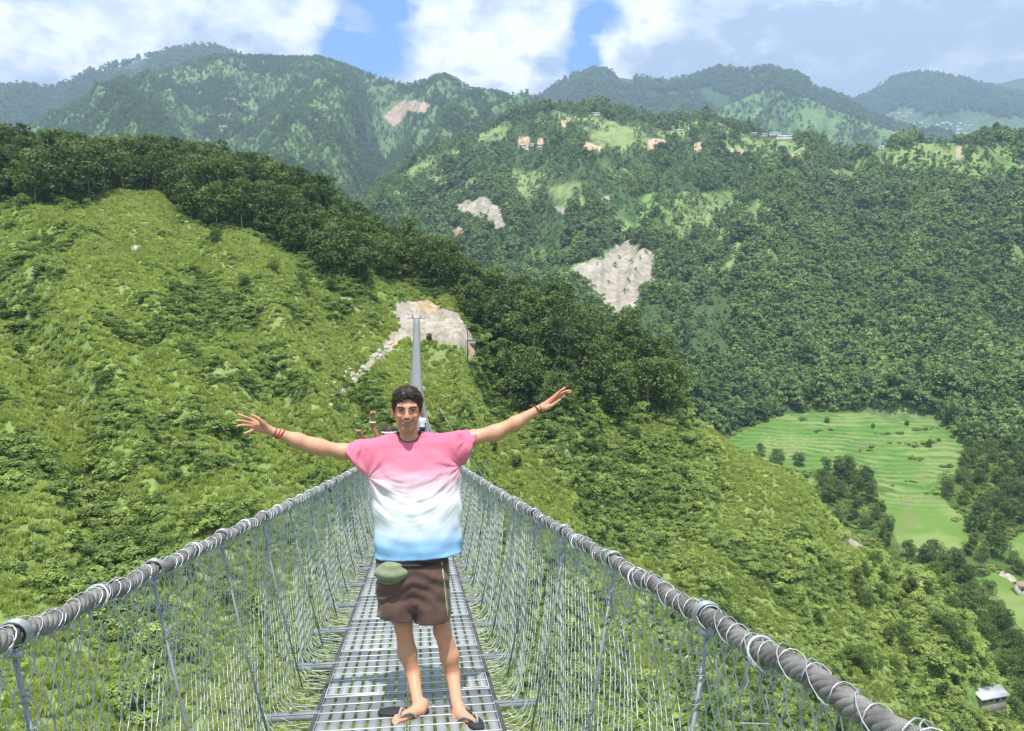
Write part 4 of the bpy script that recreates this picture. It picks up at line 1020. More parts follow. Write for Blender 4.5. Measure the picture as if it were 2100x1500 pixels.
# ------------------------------------------------------------------ people, grown from distance fields
def seg_d(P, a, b, ra, rb, sc=None):
    a = np.asarray(a, float); b = np.asarray(b, float)
    if sc is not None: sc = np.asarray(sc, float); P = (P - a) / sc + a; b = (b - a) / sc + a
    ab = b - a; t = np.clip(((P - a) @ ab) / (ab @ ab + 1e-12), 0, 1)
    d = np.linalg.norm(P - a - t[:, None] * ab, axis=1) - (ra + (rb - ra) * t)
    return d * (min(sc) if sc is not None else 1)
def ell_d(P, c, r):
    q = (P - np.asarray(c)) / np.asarray(r); l = np.linalg.norm(q, axis=1); g = np.linalg.norm(q / np.asarray(r), axis=1)
    return np.where(l < 1e-6, -min(r), l * (l - 1) / (g + 1e-9))
def loft_d(P, tab, n):
    """tab rows: z, cx, cy, hx, hy (z rising)"""
    z = P[:, 2]; c = [np.interp(z, tab[:, 0], tab[:, i]) for i in range(1, 5)]
    u = np.abs((P[:, 0] - c[0]) / c[2]); v = np.abs((P[:, 1] - c[1]) / c[3])
    d = ((u ** n + v ** n + 1e-9) ** (1 / n) - 1) * np.minimum(c[2], c[3])
    return np.maximum(d, np.maximum(tab[0, 0] - z, z - tab[-1, 0]))
def evalp(P, prims):
    d = np.full(len(P), 1e3)
    for pr in prims:
        k = pr[2]; e = pr[0](P)
        if pr[1] == '+':
            h = np.clip(.5 + .5 * (d - e) / k, 0, 1); d = d * (1 - h) + e * h - k * h * (1 - h)
        elif pr[1] == '-':
            h = np.clip(.5 - .5 * (d + e) / k, 0, 1); d = d * (1 - h) - e * h + k * h * (1 - h)
        elif pr[1] == '&': d = np.maximum(d, e)
        elif pr[1] == 'w': d = d + e
    return d
def seg(a, b, ra, rb=None, k=.01, sc=None): return (lambda P: seg_d(P, a, b, ra, ra if rb is None else rb, sc), '+', k)
def chain(pts, rs, k=.008, k0=None):
    return [seg(pts[i], pts[i + 1], rs[i], rs[i + 1], (k0 if (k0 and i == 0) else k)) for i in range(len(pts) - 1)]
def ell(c, r, k=.01, op='+'): return (lambda P: ell_d(P, c, r), op, k)
def loft(tab, n=2.4, k=.02, op='+'):
    tab = np.asarray(sorted(tab), float); return (lambda P: loft_d(P, tab, n), op, k)
def plane(p, n):
    p = np.asarray(p, float); n = np.asarray(n, float); n = n / np.linalg.norm(n); return (lambda P: (P - p) @ n, '&', 1)
def sdf_mesh(prims, lo, hi, h, B=16):
    lo = np.asarray(lo, float); hi = np.asarray(hi, float); nb = np.ceil((hi - lo) / (B * h)).astype(int)
    I = np.stack(np.meshgrid(*[np.arange(n) for n in nb], indexing='ij'), -1).reshape(-1, 3)
    C = lo + (I + .5) * B * h; rad = B * h * .87
    dc = evalp(C, prims); cand = np.where(np.abs(dc) < rad * 1.35 + .012)[0]
    pc = [p[0](C) if p[1] == '+' else None for p in prims]
    s = np.arange(B + 1); G = np.stack(np.meshgrid(s, s, s, indexing='ij'), -1).reshape(-1, 3); N = int(max(nb) * B + 2)
    KV = []; VV = []; EK = []
    co = np.array([[i, j, k] for i in (0, 1) for j in (0, 1) for k in (0, 1)])
    edges = [(a, b) for a in range(8) for b in range(8) if a < b and np.abs(co[a] - co[b]).sum() == 1]
    for q in cand:
        pr = [p for p, v in zip(prims, pc) if p[1] != '+' or v[q] < rad * 1.5 + p[2] * 1.5 + .02]
        if not any(p[1] == '+' for p in pr): continue
        d = evalp(lo + (G + I[q] * B) * h, pr).reshape(B + 1, B + 1, B + 1)
        ins = d < 0
        if ins.all() or not ins.any(): continue
        cs = [ins[c[0]:B + c[0], c[1]:B + c[1], c[2]:B + c[2]] for c in co]
        cnt = sum(c.astype(int) for c in cs); act = np.argwhere((cnt > 0) & (cnt < 8))
        if not len(act): continue
        dv = np.stack([d[act[:, 0] + c[0], act[:, 1] + c[1], act[:, 2] + c[2]] for c in co], 1)
        acc = np.zeros((len(act), 3)); n = np.zeros(len(act))
        for a, b in edges:
            m = (dv[:, a] < 0) != (dv[:, b] < 0); t = dv[:, a] / (dv[:, a] - dv[:, b] + 1e-12)
            t = np.where(m, t, 0); acc += np.where(m[:, None], co[a] + t[:, None] * (co[b] - co[a]), 0); n += m
        g = act + I[q] * B; KV.append((g[:, 0] * N + g[:, 1]) * N + g[:, 2]); VV.append(lo + (g + acc / n[:, None]) * h)
        for ax in range(3):
            e = np.eye(3, dtype=int)[ax]; a = ins[:B, :B, :B]; b = ins[e[0]:B + e[0], e[1]:B + e[1], e[2]:B + e[2]]
            w = np.argwhere(a != b)
            if len(w): EK.append(np.column_stack([w + I[q] * B, np.full(len(w), ax), a[w[:, 0], w[:, 1], w[:, 2]]]))
    K = np.concatenate(KV); V = np.concatenate(VV); o = np.argsort(K); K = K[o]; V = V[o]; E_ = np.concatenate(EK)
    F = []
    for ax in range(3):
        e = E_[E_[:, 3] == ax]; u = np.eye(3, dtype=int)[(ax + 1) % 3]; v = np.eye(3, dtype=int)[(ax + 2) % 3]
        qs = []
        for du, dv_ in ((0, 0), (1, 0), (1, 1), (0, 1)):
            g = e[:, :3] - du * u - dv_ * v; k = (g[:, 0] * N + g[:, 1]) * N + g[:, 2]; j = np.searchsorted(K, k).clip(0, len(K) - 1); qs.append(np.where(K[j] == k, j, -1))
        q = np.stack(qs, 1); s_ = e[:, 4] == 1; q = np.where(s_[:, None], q[:, ::-1], q); F.append(q[(q >= 0).all(1)])
    return V, np.concatenate(F)
def drop(V, F, bad):
    """remove faces, then loose vertices"""
    F = F[~bad]; u = np.unique(F); m = np.full(len(V), -1); m[u] = np.arange(len(u)); return V[u], m[F]
def fnorm(V, F):
    n = np.cross(V[F[:, 2]] - V[F[:, 0]], V[F[:, 3]] - V[F[:, 1]]); return n / (np.linalg.norm(n, axis=1)[:, None] + 1e-12)
def sn3(P, f, s=0):
    x, y, z = (P * f).T; return (np.sin(x + 1.7 * np.sin(y * .9 + s) + s) * np.cos(z * 1.1 + 1.3 * np.sin(x * .8 - s)) + np.sin(y * 1.3 + 1.5 * np.sin(z * .7 + 2 * s)) * .6) / 1.6

def W(px, py, Y):
    d = ray(px, py); return d / d[1] * Y
def Dk(px, py, h=0.0):
    """where the line of sight meets the deck (raised by h)"""
    d = ray(px, py); Y = np.linspace(1, 60, 60000); g = Y / d[1] * d[2] - (zdk(Y) + h); i = np.where(g < 0)[0][0]; return d / d[1] * Y[i]

def skin_mat(name, base, red=.5):
    m, t, b = new_mat(name); g = t.nodes.new('ShaderNodeTexCoord').outputs['Object']
    c = nmix(t, nsmooth(t, nnoise(t, g, 22, 4), .3, .7), base, tuple(v * f for v, f in zip(base, (1.12, .96, .92))))
    lp = attr(t, 'lips'); rd = attr(t, 'flush_palm_shade'); dk_ = attr(t, 'beard_eye_shade')
    c = nmix(t, nmath(t, 'MULTIPLY', rd, red), c, (.62, .21, .15)); c = nmix(t, nmath(t, 'MULTIPLY', dk_, .40), c, (.16, .085, .06)); c = nmix(t, lp, c, (.50, .21, .17))
    t.links.new(c, b.inputs['Base Color']); b.inputs['Roughness'].default_value = .48; b.inputs['Specular IOR Level'].default_value = .4
    b.inputs['Subsurface Weight'].default_value = .12; b.inputs['Subsurface Radius'].default_value = (.02, .008, .004); b.inputs['Subsurface Scale'].default_value = .4
    bn = t.nodes.new('ShaderNodeBump'); bn.inputs['Strength'].default_value = .25; bn.inputs['Distance'].default_value = .002
    t.links.new(nnoise(t, g, 160, 3), bn.inputs['Height']); t.links.new(bn.outputs[0], b.inputs['Normal'])
    return m
M_skin = skin_mat('sunlit_skin', (.60, .335, .215)); M_skin2 = skin_mat('tanned_skin', (.36, .19, .12))
def cloth(name, col, rough=.85, weave=900, amt=.12):
    m, t, b = new_mat(name); g = t.nodes.new('ShaderNodeTexCoord').outputs['Object']
    n = nnoise(t, g, 35, 4); f = nmap(t, n, .3, .7, 1 - amt, 1 + amt)
    q = t.nodes.new('ShaderNodeVectorMath'); q.operation = 'SCALE'; q.inputs[0].default_value = col; t.links.new(f, q.inputs['Scale']); t.links.new(q.outputs[0], b.inputs['Base Color'])
    b.inputs['Roughness'].default_value = rough; b.inputs['Specular IOR Level'].default_value = .2; b.inputs['Sheen Weight'].default_value = .2
    bn = t.nodes.new('ShaderNodeBump'); bn.inputs['Strength'].default_value = .3; bn.inputs['Distance'].default_value = .0015
    t.links.new(nnoise(t, g, weave, 2), bn.inputs['Height']); t.links.new(bn.outputs[0], b.inputs['Normal'])
    return m
M_shorts = cloth('brown_cotton', (.135, .078, .066)); M_hair = simple('dark_brown_hair', (.040, .024, .016), .5, 0, .5, noise=(60, .5))
M_pack = cloth('olive_nylon', (.235, .275, .16), .6); M_white = simple('tooth_white', (.85, .83, .78), .3); M_eye = simple('eye_dark', (.03, .018, .012), .15, 0, .6)
M_stripe = cloth('pale_yellow_tape', (.62, .66, .36)); M_black = simple('black_rubber', (.035, .036, .038), .8); M_strap = cloth('tan_strap', (.34, .31, .24)); M_band = cloth('pink_rib', (.62, .13, .21)); M_red = cloth('red_thread', (.50, .03, .03)); M_maroon = cloth('maroon_cord', (.13, .03, .03))
ms, t, bb = new_mat('dip_dyed_cotton')
g = t.nodes.new('ShaderNodeTexCoord').outputs['Object']; sz_ = t.nodes.new('ShaderNodeSeparateXYZ'); t.links.new(g, sz_.inputs[0])
zz_ = nmath(t, 'ADD', sz_.outputs[2], nmath(t, 'MULTIPLY', nmath(t, 'SUBTRACT', nnoise(t, g, 5, 4), .5), .05))
SHZ = {}
M_shirt = ms; SHT = (t, bb, zz_, g)

YM = 4.27
HC = W(835, 840, YM - .02)
def H(x, f, z): return HC + np.array([x, -f, z])
root = empty('person', Dk(900, 1462), 'man with arms stretched wide in pink, white and blue dip dyed t-shirt and brown shorts', 'person')
head = []
head += [ell(H(0, -.012, .030), (.0725, .092, .086), .01), ell(H(0, .022, -.030), (.0505, .062, .090), .03), ell(H(0, .062, -.100), (.020, .021, .019), .025)]
for s in (-1, 1):
    head += [seg(H(s * .051, -.005, -.035), H(s * .036, .020, -.082), .014, .012, .025), seg(H(s * .036, .020, -.082), H(s * .011, .062, -.108), .012, .011, .02),
             ell(H(s * .036, .062, -.030), (.018, .017, .016), .02), seg(H(s * .012, .080, .021), H(s * .044, .066, .024), .0115, .010, .014),
             ell(H(s * .0125, .096, -.034), (.0085, .010, .0085), .006),
             ell(H(s * .078, -.006, -.012), (.0085, .020, .031), .008), ell(H(s * .083, .004, -.008), (.006, .010, .016), .004, '-')]
head += [seg(H(0, .082, .014), H(0, .105, -.032), .0075, .0105, .012)]
for s in (-1, 1):
    head += [ell(H(s * .031, .098, .001), (.017, .018, .013), .012, '-'), seg(H(s * .019, .083, .0085), H(s * .046, .073, .0065), .0048, .0042, .004), seg(H(s * .020, .082, -.0065), H(s * .044, .073, -.0055), .0040, .0038, .004)]
mo = [H(-.0365, .065, -.0435), H(-.019, .081, -.0565), H(0, .0875, -.0610), H(.019, .081, -.0565), H(.0365, .065, -.0435)]
up = [p + np.array([0, -.002, .0095]) for p in mo]; dn = [p + np.array([0, -.001, -.0125]) for p in mo]
up[0] = mo[0]; up[-1] = mo[-1]; dn[0] = mo[0]; dn[-1] = mo[-1]
head += chain(up, [.0025, .0036, .0038, .0036, .0025], .006) + chain(dn, [.0025, .0042, .0052, .0042, .0025], .006)
head += [(lambda P, q=q: seg_d(P, q[0], q[1], .0078, .0078), '-', .003) for q in zip(mo[1:-2], mo[2:-1])]
head += [(lambda P: seg_d(P, mo[0] + [.006, 0, 0], mo[1], .0035, .0074), '-', .003), (lambda P: seg_d(P, mo[-1] - [.006, 0, 0], mo[-2], .0035, .0074), '-', .003)]
# smile folds
for s in (-1, 1): head += [(lambda P, s=s: seg_d(P, H(s * .020, .094, -.030), H(s * .037, .078, -.058), .0022, .002), '-', .005)]
neck_b = W(842, 925, YM + .03)
body = list(head) + [seg(HC + [0, .030, -.06], neck_b, .047, .059, .014)]
for s in (-1, 1): body += [seg(HC + [s * .045, .01, -.055], neck_b + [s * .012, -.055, .0], .012, .010, .02)]
X = lambda a, b, py, Y=YM: (W((a + b) / 2, py, Y)[2], W((a + b) / 2, py, Y)[0], Y, (b - a) / 2 / FPX * Y)
def row(a, b, py, hy, dy=0.0): z, cx, cy_, hx = X(a, b, py, YM); return (z, cx, cy_ + dy, hx, hy)
body += [loft([row(795, 885, 898, .05, .03), row(782, 925, 912, .070, .04), row(780, 925, 945, .085, .035), row(786, 922, 1000, .10, .01), row(792, 912, 1060, .095), row(786, 914, 1120, .10), row(780, 914, 1180, .11), row(786, 910, 1215, .10)], 2.3, .03)]
def Q(px, py, dy=0.0): return W(px, py, YM + dy)
# arms
A1_ = [Q(778, 926, .02), Q(706, 927, .0), Q(660, 919, -.03), Q(610, 904, -.05), Q(566, 887.5, -.08)]
body += chain(A1_, [.048, .040, .0385, .037, .0235], .03)
body += [ell(Q(640, 915, -.04), (.055, .035, .038), .03)]
A2_ = [Q(922, 915, .02), Q(968, 899, .0), Q(1016, 888, -.02), Q(1058, 868, -.04), Q(1107, 839, -.06)]
body += chain(A2_, [.048, .041, .041, .035, .0235], .03)
# his right hand, open towards the camera
w0 = Q(560, 885.5, -.085)
kn = [Q(519, 862.5, -.10), Q(516, 868.5, -.105), Q(517, 874.5, -.105), Q(521, 881, -.10)]
for q in kn: body.append(seg(w0, q, .0175, .0098, .010))
body += [seg(Q(552, 880, -.095), Q(536, 866, -.12), .0165, .0115, .012)]
fing = [[kn[0], Q(506, 857, -.125), Q(497, 853, -.135), Q(489, 850.5, -.14)], [kn[1], Q(502, 865, -.135), Q(492, 863, -.15), Q(484.5, 863.5, -.16)],
        [kn[2], Q(503, 872.5, -.135), Q(493, 872.5, -.15), Q(486.5, 874, -.16)], [kn[3], Q(513, 885, -.12), Q(507, 887.5, -.13), Q(500.5, 889, -.135)]]
for q in fing: body += chain(q, [.0085, .0072, .0068, .0058], .0025, .006)
body += chain([Q(540, 868, -.115), Q(532, 860.5, -.13), Q(524, 855, -.135), Q(517, 851.5, -.14)], [.0115, .0088, .0078, .0062], .003, .008)
# his left hand, back of the hand up, fingers trailing
w1 = Q(1111, 836.5, -.065)
kk = [Q(1143, 809, -.085), Q(1146, 812.5, -.075), Q(1146.5, 816.5, -.065), Q(1144, 820.5, -.055)]
for q in kk: body.append(seg(w1, q, .0175, .0102, .010))
for q, rr_ in (([kk[0], Q(1150, 802, -.095), Q(1155, 798.5, -.10), Q(1159, 795.5, -.10)], 1), ([kk[1], Q(1156, 805, -.08), Q(1163, 802.5, -.085), Q(1169.5, 801.5, -.09)], 1), ([kk[2], Q(1156, 808.5, -.065), Q(1163, 806, -.07), Q(1170, 805, -.075)], .95),
               ([kk[3], Q(1152, 815.5, -.04), Q(1157, 812.5, -.035), Q(1159, 815.5, -.03)], .85)): body += chain(q, [.0085 * rr_, .0073 * rr_, .0068 * rr_, .0058 * rr_], .0025, .006)
body += chain([Q(1121, 838, -.085), Q(1131, 832.5, -.105), Q(1140, 826.5, -.11), Q(1149, 820, -.115)], [.012, .0095, .0082, .0064], .003, .012)
# legs
def leg(hip, kn_, cf, an, heel, toe, inward):
    hl = Dk(*heel, .028); to = Dk(*toe, .020); an_ = Q(*an) ; an_[1] = hl[1] - .02
    d = (to - hl); d[2] = 0; Ln = np.linalg.norm(d); d /= Ln; n = np.array([-d[1], d[0], 0])
    out = chain([Q(*hip), Q(kn_[0] * .8 + hip[0] * .2, kn_[1] - 45, .0), Q(*kn_)], [.078, .054, .0470], .03)
    out += [ell(Q(kn_[0], kn_[1] + 2, -.022), (.030, .028, .038), .02)]
    out += chain([Q(*kn_), Q(*cf, .015), Q((cf[0] + an[0]) / 2, (cf[1] + an[1]) / 2, .012), an_], [.045, .050, .037, .0285], .025)
    base = lambda u, v, z: hl + d * u + n * v + np.array([0, 0, z])
    out += [ell(hl + [0, 0, .012], (.031, .031, .034), .02), seg(hl + [0, 0, .02], an_, .027, .0285, .02),
            seg(an_ + [0, 0, -.004], base(Ln * .62, .004 * inward, .012), .030, .017, .03), seg(base(.02, 0, -.002), base(Ln * .70, .020 * inward, -.004), .026, .017, .02), seg(base(.02, 0, -.002), base(Ln * .66, -.022 * inward, -.004), .022, .014, .02)]
    for i, (v, l, r_) in enumerate(((.026, 1.0, .0115), (.009, .985, .0085), (-.005, .95, .0080), (-.018, .90, .0076), (-.030, .84, .0074))):
        out += chain([base(Ln * .70, v * .8 * inward, -.004), base(Ln * (l - .08), v * inward, .001), base(Ln * l, v * inward, -.008)], [r_ * 1.1, r_, r_ * .9], .002, .006)
    for s_ in (-1, 1): out.append(ell(an_ + n * s_ * .027 + [0, 0, .004], (.012, .012, .014), .012))
    return out, (hl, to, d, n, Ln, an_)
L1, F1 = leg((812, 1185), (827, 1284), (835, 1338), (859, 1424), (866, 1452), (804, 1476), 1)
L2, F2 = leg((884, 1190), (907, 1294), (922, 1345), (936, 1428), (940, 1456), (979, 1488), 1)
body += L1 + L2
V, F = sdf_mesh(body, [-1.25, 3.75, -2.3], [1.1, 4.75, .05], .0042)
lips = np.zeros(len(V)); hd = V - HC
ud = np.min([seg_d(V, a, b, 0, 0) for a, b in list(zip(up[:-1], up[1:])) + list(zip(dn[:-1], dn[1:]))], 0); lips = 1 - sstep(ud, .004, .0075)
fl = np.zeros(len(V)); fl += sstep(-hd[:, 1], .04, .07) * np.exp(-((np.abs(hd[:, 0]) - .035) / .022) ** 2 - ((hd[:, 2] + .030) / .028) ** 2) + np.exp(-(hd[:, 0] / .02) ** 2 - ((hd[:, 2] + .02) / .04) ** 2) * sstep(-hd[:, 1], .05, .08) * .9 + .8 * sstep(hd[:, 2], .02, .045) * sstep(-hd[:, 1], .03, .06)
fl += .8 * np.exp(-((np.linalg.norm(V - Q(534, 873, -.11), axis=1)) / .05) ** 2) + .35 * np.exp(-((V[:, 2] - Q(860, 1290)[2]) / .05) ** 2) * (V[:, 2] < -1.2)  # palm also reddened and darkened, its shade put into the skin colour
bd = sstep(-hd[:, 1], .0, .05) * sstep(-hd[:, 2], .045, .065) * (1 - sstep(-hd[:, 2], .115, .14)) * (np.abs(hd[:, 0]) < .1)
bd = np.maximum(bd, .8 * np.exp(-((np.abs(hd[:, 0]) - .031) / .016) ** 2 - ((hd[:, 2] - .002) / .010) ** 2) * (hd[:, 1] < -.04))  # eye sockets darkened as well: their shade painted into the skin colour
bo = wobj('body', V, F, M_skin, root, True, {'lips': ('POINT', lips), 'flush_palm_shade': ('POINT', np.clip(fl, 0, 1)), 'beard_eye_shade': ('POINT', np.clip(bd, 0, 1))})
print('body', len(F), round(time.time() - T0, 1))
def ball(name, c, r, mat, par, n=10):
    u = np.linspace(0, math.pi, n); v = np.linspace(0, 2 * math.pi, n * 2, endpoint=False); P = np.stack([np.outer(np.sin(u), np.cos(v)), np.outer(np.sin(u), np.sin(v)), np.outer(np.cos(u), np.ones(len(v)))], -1)
    P = np.asarray(c) + P * np.asarray(r); m = len(v); i = np.arange(n - 1)[:, None] * m; j = np.arange(m)[None]; k = (j + 1) % m
    return wobj(name, P.reshape(-1, 3), np.stack([i + j, i + m + j, i + m + k, i + k], -1).reshape(-1, 4), mat, par)
M_sclera = simple('shaded_eye_white', (.28, .24, .22), .25)  # eye white greyed, the shadow of the sockets put into its colour
for s in (-1, 1):
    e_ = ball('eye', H(s * .0315, .0665, .0012), (.0135, .0135, .0125), M_sclera, root); ball('iris', H(s * .0315 + .0004, .0775, .0005), (.0052, .0036, .0050), M_eye, e_, 8)
    m = MB(); m.tube([H(s * .012, .0905, .0150), H(s * .022, .0925, .0185), H(s * .036, .0870, .0205), H(s * .050, .0730, .0160)], [.0028, .0044, .0040, .0020], 7); m.build('eyebrow', M_hair, root)
    m = MB(); m.tube([H(s * .018, .0845, .0052), H(s * .031, .0845, .0072), H(s * .045, .0755, .0045)], [.0012, .0020, .0012], 5); m.build('eyelash', M_hair, root)
m = MB()
for k in range(-5, 6): m.box(H(k * .0052, .0815 - .0009 * abs(k) ** 1.5, -.0560 + .00042 * k * k), (.0050, .006, .0100 - .0005 * abs(k)))
m.build('teeth', M_white, root)
# hair: a curly cap and loose curls
hair = [ell(H(0, -.017, .035), (.078, .098, .083), .01), ell(H(0, .020, .085), (.062, .068, .036), .03)]
for s in (-1, 1): hair += [seg(H(s * .071, .010, .05), H(s * .073, .008, -.008), .012, .006, .02), seg(H(s * .062, .042, .075), H(s * .069, .036, .045), .012, .008, .015)]
hair += [(lambda P: ell_d(P, H(0, .098, -.015), (.062, .072, .083)), '-', .012), (lambda P: np.minimum((P - H(0, 0, -.055))[:, 2] * -1 + 0 * P[:, 0], 1), '&', 1),
         (lambda P: .0045 * sn3(P, 330, 1.) + .0025 * sn3(P, 620, 2.), 'w', 1)]
for s in (-1, 1): hair += [(lambda P, s=s: ell_d(P, H(s * .082, -.008, -.018), (.028, .024, .030)), '-', .006)]
V, F = sdf_mesh(hair, HC - [.12, .14, .12], HC + [.12, .14, .17], .0033)
ho_ = wobj('hair', V, F, M_hair, root)
r6 = np.random.default_rng(4); top = V[(V[:, 2] > HC[2] + .045)]; pick = top[r6.choice(len(top), 620)]; m = MB()
for p in pick:
    n = (p - H(0, -.01, .02)); n /= np.linalg.norm(n); a = np.cross(n, r6.normal(size=3)); a /= np.linalg.norm(a); b_ = np.cross(n, a); ph = np.linspace(0, r6.uniform(2.5, 5), 7); R0 = r6.uniform(.004, .0075)
    m.tube(p + n * (.001 + .0035 * ph[:, None] / 3) + R0 * (np.cos(ph)[:, None] - 1) * a + R0 * np.sin(ph)[:, None] * b_, np.linspace(.0022, .0008, 7), 4, False)
q = m.build('curls', M_hair, ho_); q['kind'] = 'stuff'

# t-shirt
sh_rows = [row(812, 872, 889, .05, .03), row(785, 905, 897, .070, .045), row(763, 935, 907, .088, .04), row(757, 943, 930, .110, .03), row(759, 944, 975, .134, .01), row(764, 944, 1030, .140), row(770, 944, 1080, .142), row(770, 948, 1120, .148), row(769, 954, 1200, .152)]
shirt = [loft(sh_rows, 2.35, .02)]
shirt += [seg(Q(795, 934, .02), Q(740, 941, .0), .100, .094, .03, (1, .66, 1)), seg(Q(740, 941, .0), Q(686, 958, -.01), .094, .104, .02, (1, .66, 1)),
          seg(Q(900, 925, .02), Q(950, 917, .0), .094, .086, .03, (1, .70, 1)), seg(Q(950, 917, 0), Q(1012, 908, -.01), .086, .086, .02, (1, .70, 1))]
ax0, ax1 = Q(757, 975), Q(944, 955)
def folds(P):
    x = P[:, 0] - Q(850, 950)[0]; z = P[:, 2] - Q(850, 950)[2]; front = sstep(-(P[:, 1] - YM), -.02, .08)
    wob = .35 * sn3(P, 9, .4)
    s = z - 2.4 * (x + .02) ** 2                              # drape hanging between the shoulders
    e = np.exp(-((z + .13) / .15) ** 2) * (1 - sstep(np.abs(x), .17, .24))
    d = .0030 * e * perlin(x * 4.2 + 7, s * 21, 401) + .0028 * e * perlin(x * 9 + 7, s * 46, 402)
    for c, sg, sp in ((ax0, 1, .060), (ax1, -1, .052)):       # folds running out of the armpits
        dx = (P[:, 0] - c[0]) * sg; dz = P[:, 2] - c[2]; an = np.arctan2(dz, dx); rr = np.hypot(dx, dz)
        d = d + .008 * perlin(an * 2.6 + sg * 3, rr * 5 + 1, 403) * np.exp(-((rr - .09) / .085) ** 2)
    for c, sg in ((Q(745, 905), -1), (Q(960, 895), 1)):       # sleeve folds
        dx = P[:, 0] - c[0]; dz = P[:, 2] - c[2]; an = np.arctan2(dz, dx * sg)
        d = d + .012 * perlin(an * 2.3 + sg, np.hypot(dx, dz) * 6, 404) * sstep(sg * (P[:, 0] - Q(850, 920)[0]), .21, .27) * sstep(np.hypot(dx, dz), .02, .06)
    low = sstep(-z, .30, .48)
    d = d + .004 * low * perlin(x * 4 + 2.5 * z, z * 17 - 6 * x * x, 405) + .007 * low * perlin(x * 11, z * 3, 406) + .006 * perlin(x * 7 + z * 3, z * 8, 407)
    return -(d * (.35 + .65 * front)) - .0022 * sn3(P, 38, .7)
shirt += [(folds, 'w', 1)]
shirt0 = list(shirt); NC = Q(839, 889, .02); NR = (.074, .098, .062)
def wp(a, b, dy=0.0):  # plane through two points, containing the line of depth
    A = Q(*a, dy); B = Q(*b, dy); n = np.cross(B - A, [0, 1.0, 0]); return A, n / np.linalg.norm(n)
pls = []
A, n = wp((770, 1153), (953, 1140), -.12); n = n if n[2] < 0 else -n; pls.append((A, n))
A, n = wp((703, 914), (755, 982)); n = n if n[0] < 0 else -n; pls.append((A, n))
A, n = wp((979, 880), (955, 948)); n = n if n[0] > 0 else -n; pls.append((A, n))
sleevecut = []
def cutp(P):
    d0 = (P - pls[0][0]) @ pls[0][1]
    hi_z = P[:, 2] > Q(850, 992)[2]
    d1 = np.where((P[:, 0] < Q(760, 950)[0] + .02) & hi_z, (P - pls[1][0]) @ pls[1][1], -1); d2 = np.where((P[:, 0] > Q(940, 950)[0] - .02) & (P[:, 2] > Q(850, 960)[2]), (P - pls[2][0]) @ pls[2][1], -1)
    return np.maximum(d0, np.maximum(d1, d2))
shirt += [(lambda P: ell_d(P, NC, NR), '-', .0001), (cutp, '&', 1)]
V, F = sdf_mesh(shirt, [-.75, 3.95, -1.45], [.55, 4.65, -.3], .0042)
fn = fnorm(V, F); fc = V[F].mean(1); bad = np.zeros(len(F), bool)
for (A, n) in pls: bad |= (np.abs((V[F] - A) @ n).max(1) < .0012) & (np.abs(fn @ n) > .7)
bad |= (np.abs(ell_d(V[F].reshape(-1, 3), NC, NR)).reshape(-1, 4).max(1) < .0012)
V, F = drop(V, F, bad)
shz = [Q(850, py)[2] for py in (930, 968, 1005, 1075, 1105, 1145)]
so = wobj('t_shirt', V, F, None, root)
md = so.modifiers.new('cloth', 'SOLIDIFY'); md.thickness = .003; md.offset = -1
t, bb, zz_, g = SHT; zr = root.location[2]
cr_ = t.nodes.new('ShaderNodeValToRGB'); t.links.new(nmap(t, zz_, shz[-1] - zr - .03, shz[0] - zr + .1, 0, 1), cr_.inputs[0])
lo_, hi_ = shz[-1] - .03, shz[0] + .1
def pos_(z): return (z - lo_) / (hi_ - lo_)
E0 = cr_.color_ramp.elements
E0[0].position = 0; E0[0].color = (.24, .50, .84, 1); E0[1].position = 1; E0[1].color = (.78, .17, .27, 1)
for p_, c_ in ((pos_(shz[4]), (.33, .58, .88)), (pos_(Q(850, 1085)[2]), (.66, .77, .89)), (pos_(Q(850, 1055)[2]), (.86, .87, .89)), (pos_(Q(850, 1015)[2]), (.88, .87, .87)), (pos_(Q(850, 985)[2]), (.82, .58, .65)), (pos_(Q(850, 955)[2]), (.79, .24, .34))):
    e_ = E0.new(float(p_)); e_.color = (*c_, 1)
t.links.new(cr_.outputs[0], bb.inputs['Base Color']); bb.inputs['Roughness'].default_value = .85; bb.inputs['Specular IOR Level'].default_value = .2
bn = t.nodes.new('ShaderNodeBump'); bn.inputs['Strength'].default_value = .3; bn.inputs['Distance'].default_value = .002
t.links.new(nnoise(t, g, 28, 5, .6, .6), bn.inputs['Height']); t.links.new(bn.outputs[0], bb.inputs['Normal'])
so.data.materials.append(M_shirt)
# chest pocket
m = MB(); pk = [Q(868, 948), Q(906, 942), Q(908, 975), Q(872, 982)]
def onfront(px, py, off):   # the cloth surface in front of a sight line
    d = ray(px, py); Ys = np.linspace(4.0, 4.4, 160); P = d / d[1] * Ys[:, None]; e = evalp(P, shirt); i = np.argmax(e < 0); return d / d[1] * (Ys[i] - off)
gx_, gy_ = 9, 9; PV = []
for j in range(gy_):
    for i in range(gx_):
        u = i / 8; v = j / 8; a_ = np.array([868, 949]) * (1 - u) + np.array([906, 943]) * u; b_ = np.array([872, 981]) * (1 - u) + np.array([909, 975]) * u; q = a_ * (1 - v) + b_ * v
        PV.append(onfront(q[0], q[1], .0025 + .0025 * (j == 0)))
i = np.arange(8)[:, None] * 9; j = np.arange(8)[None]
po = wobj('pocket', np.array(PV), np.stack([i + j, i + 9 + j, i + 10 + j, i + j + 1], -1).reshape(-1, 4), None, so)
po.data.materials.append(M_shirt); md = po.modifiers.new('cloth', 'SOLIDIFY'); md.thickness = .002
for v in po.data.vertices: pass
po.location = tuple(np.array(po.location)); 
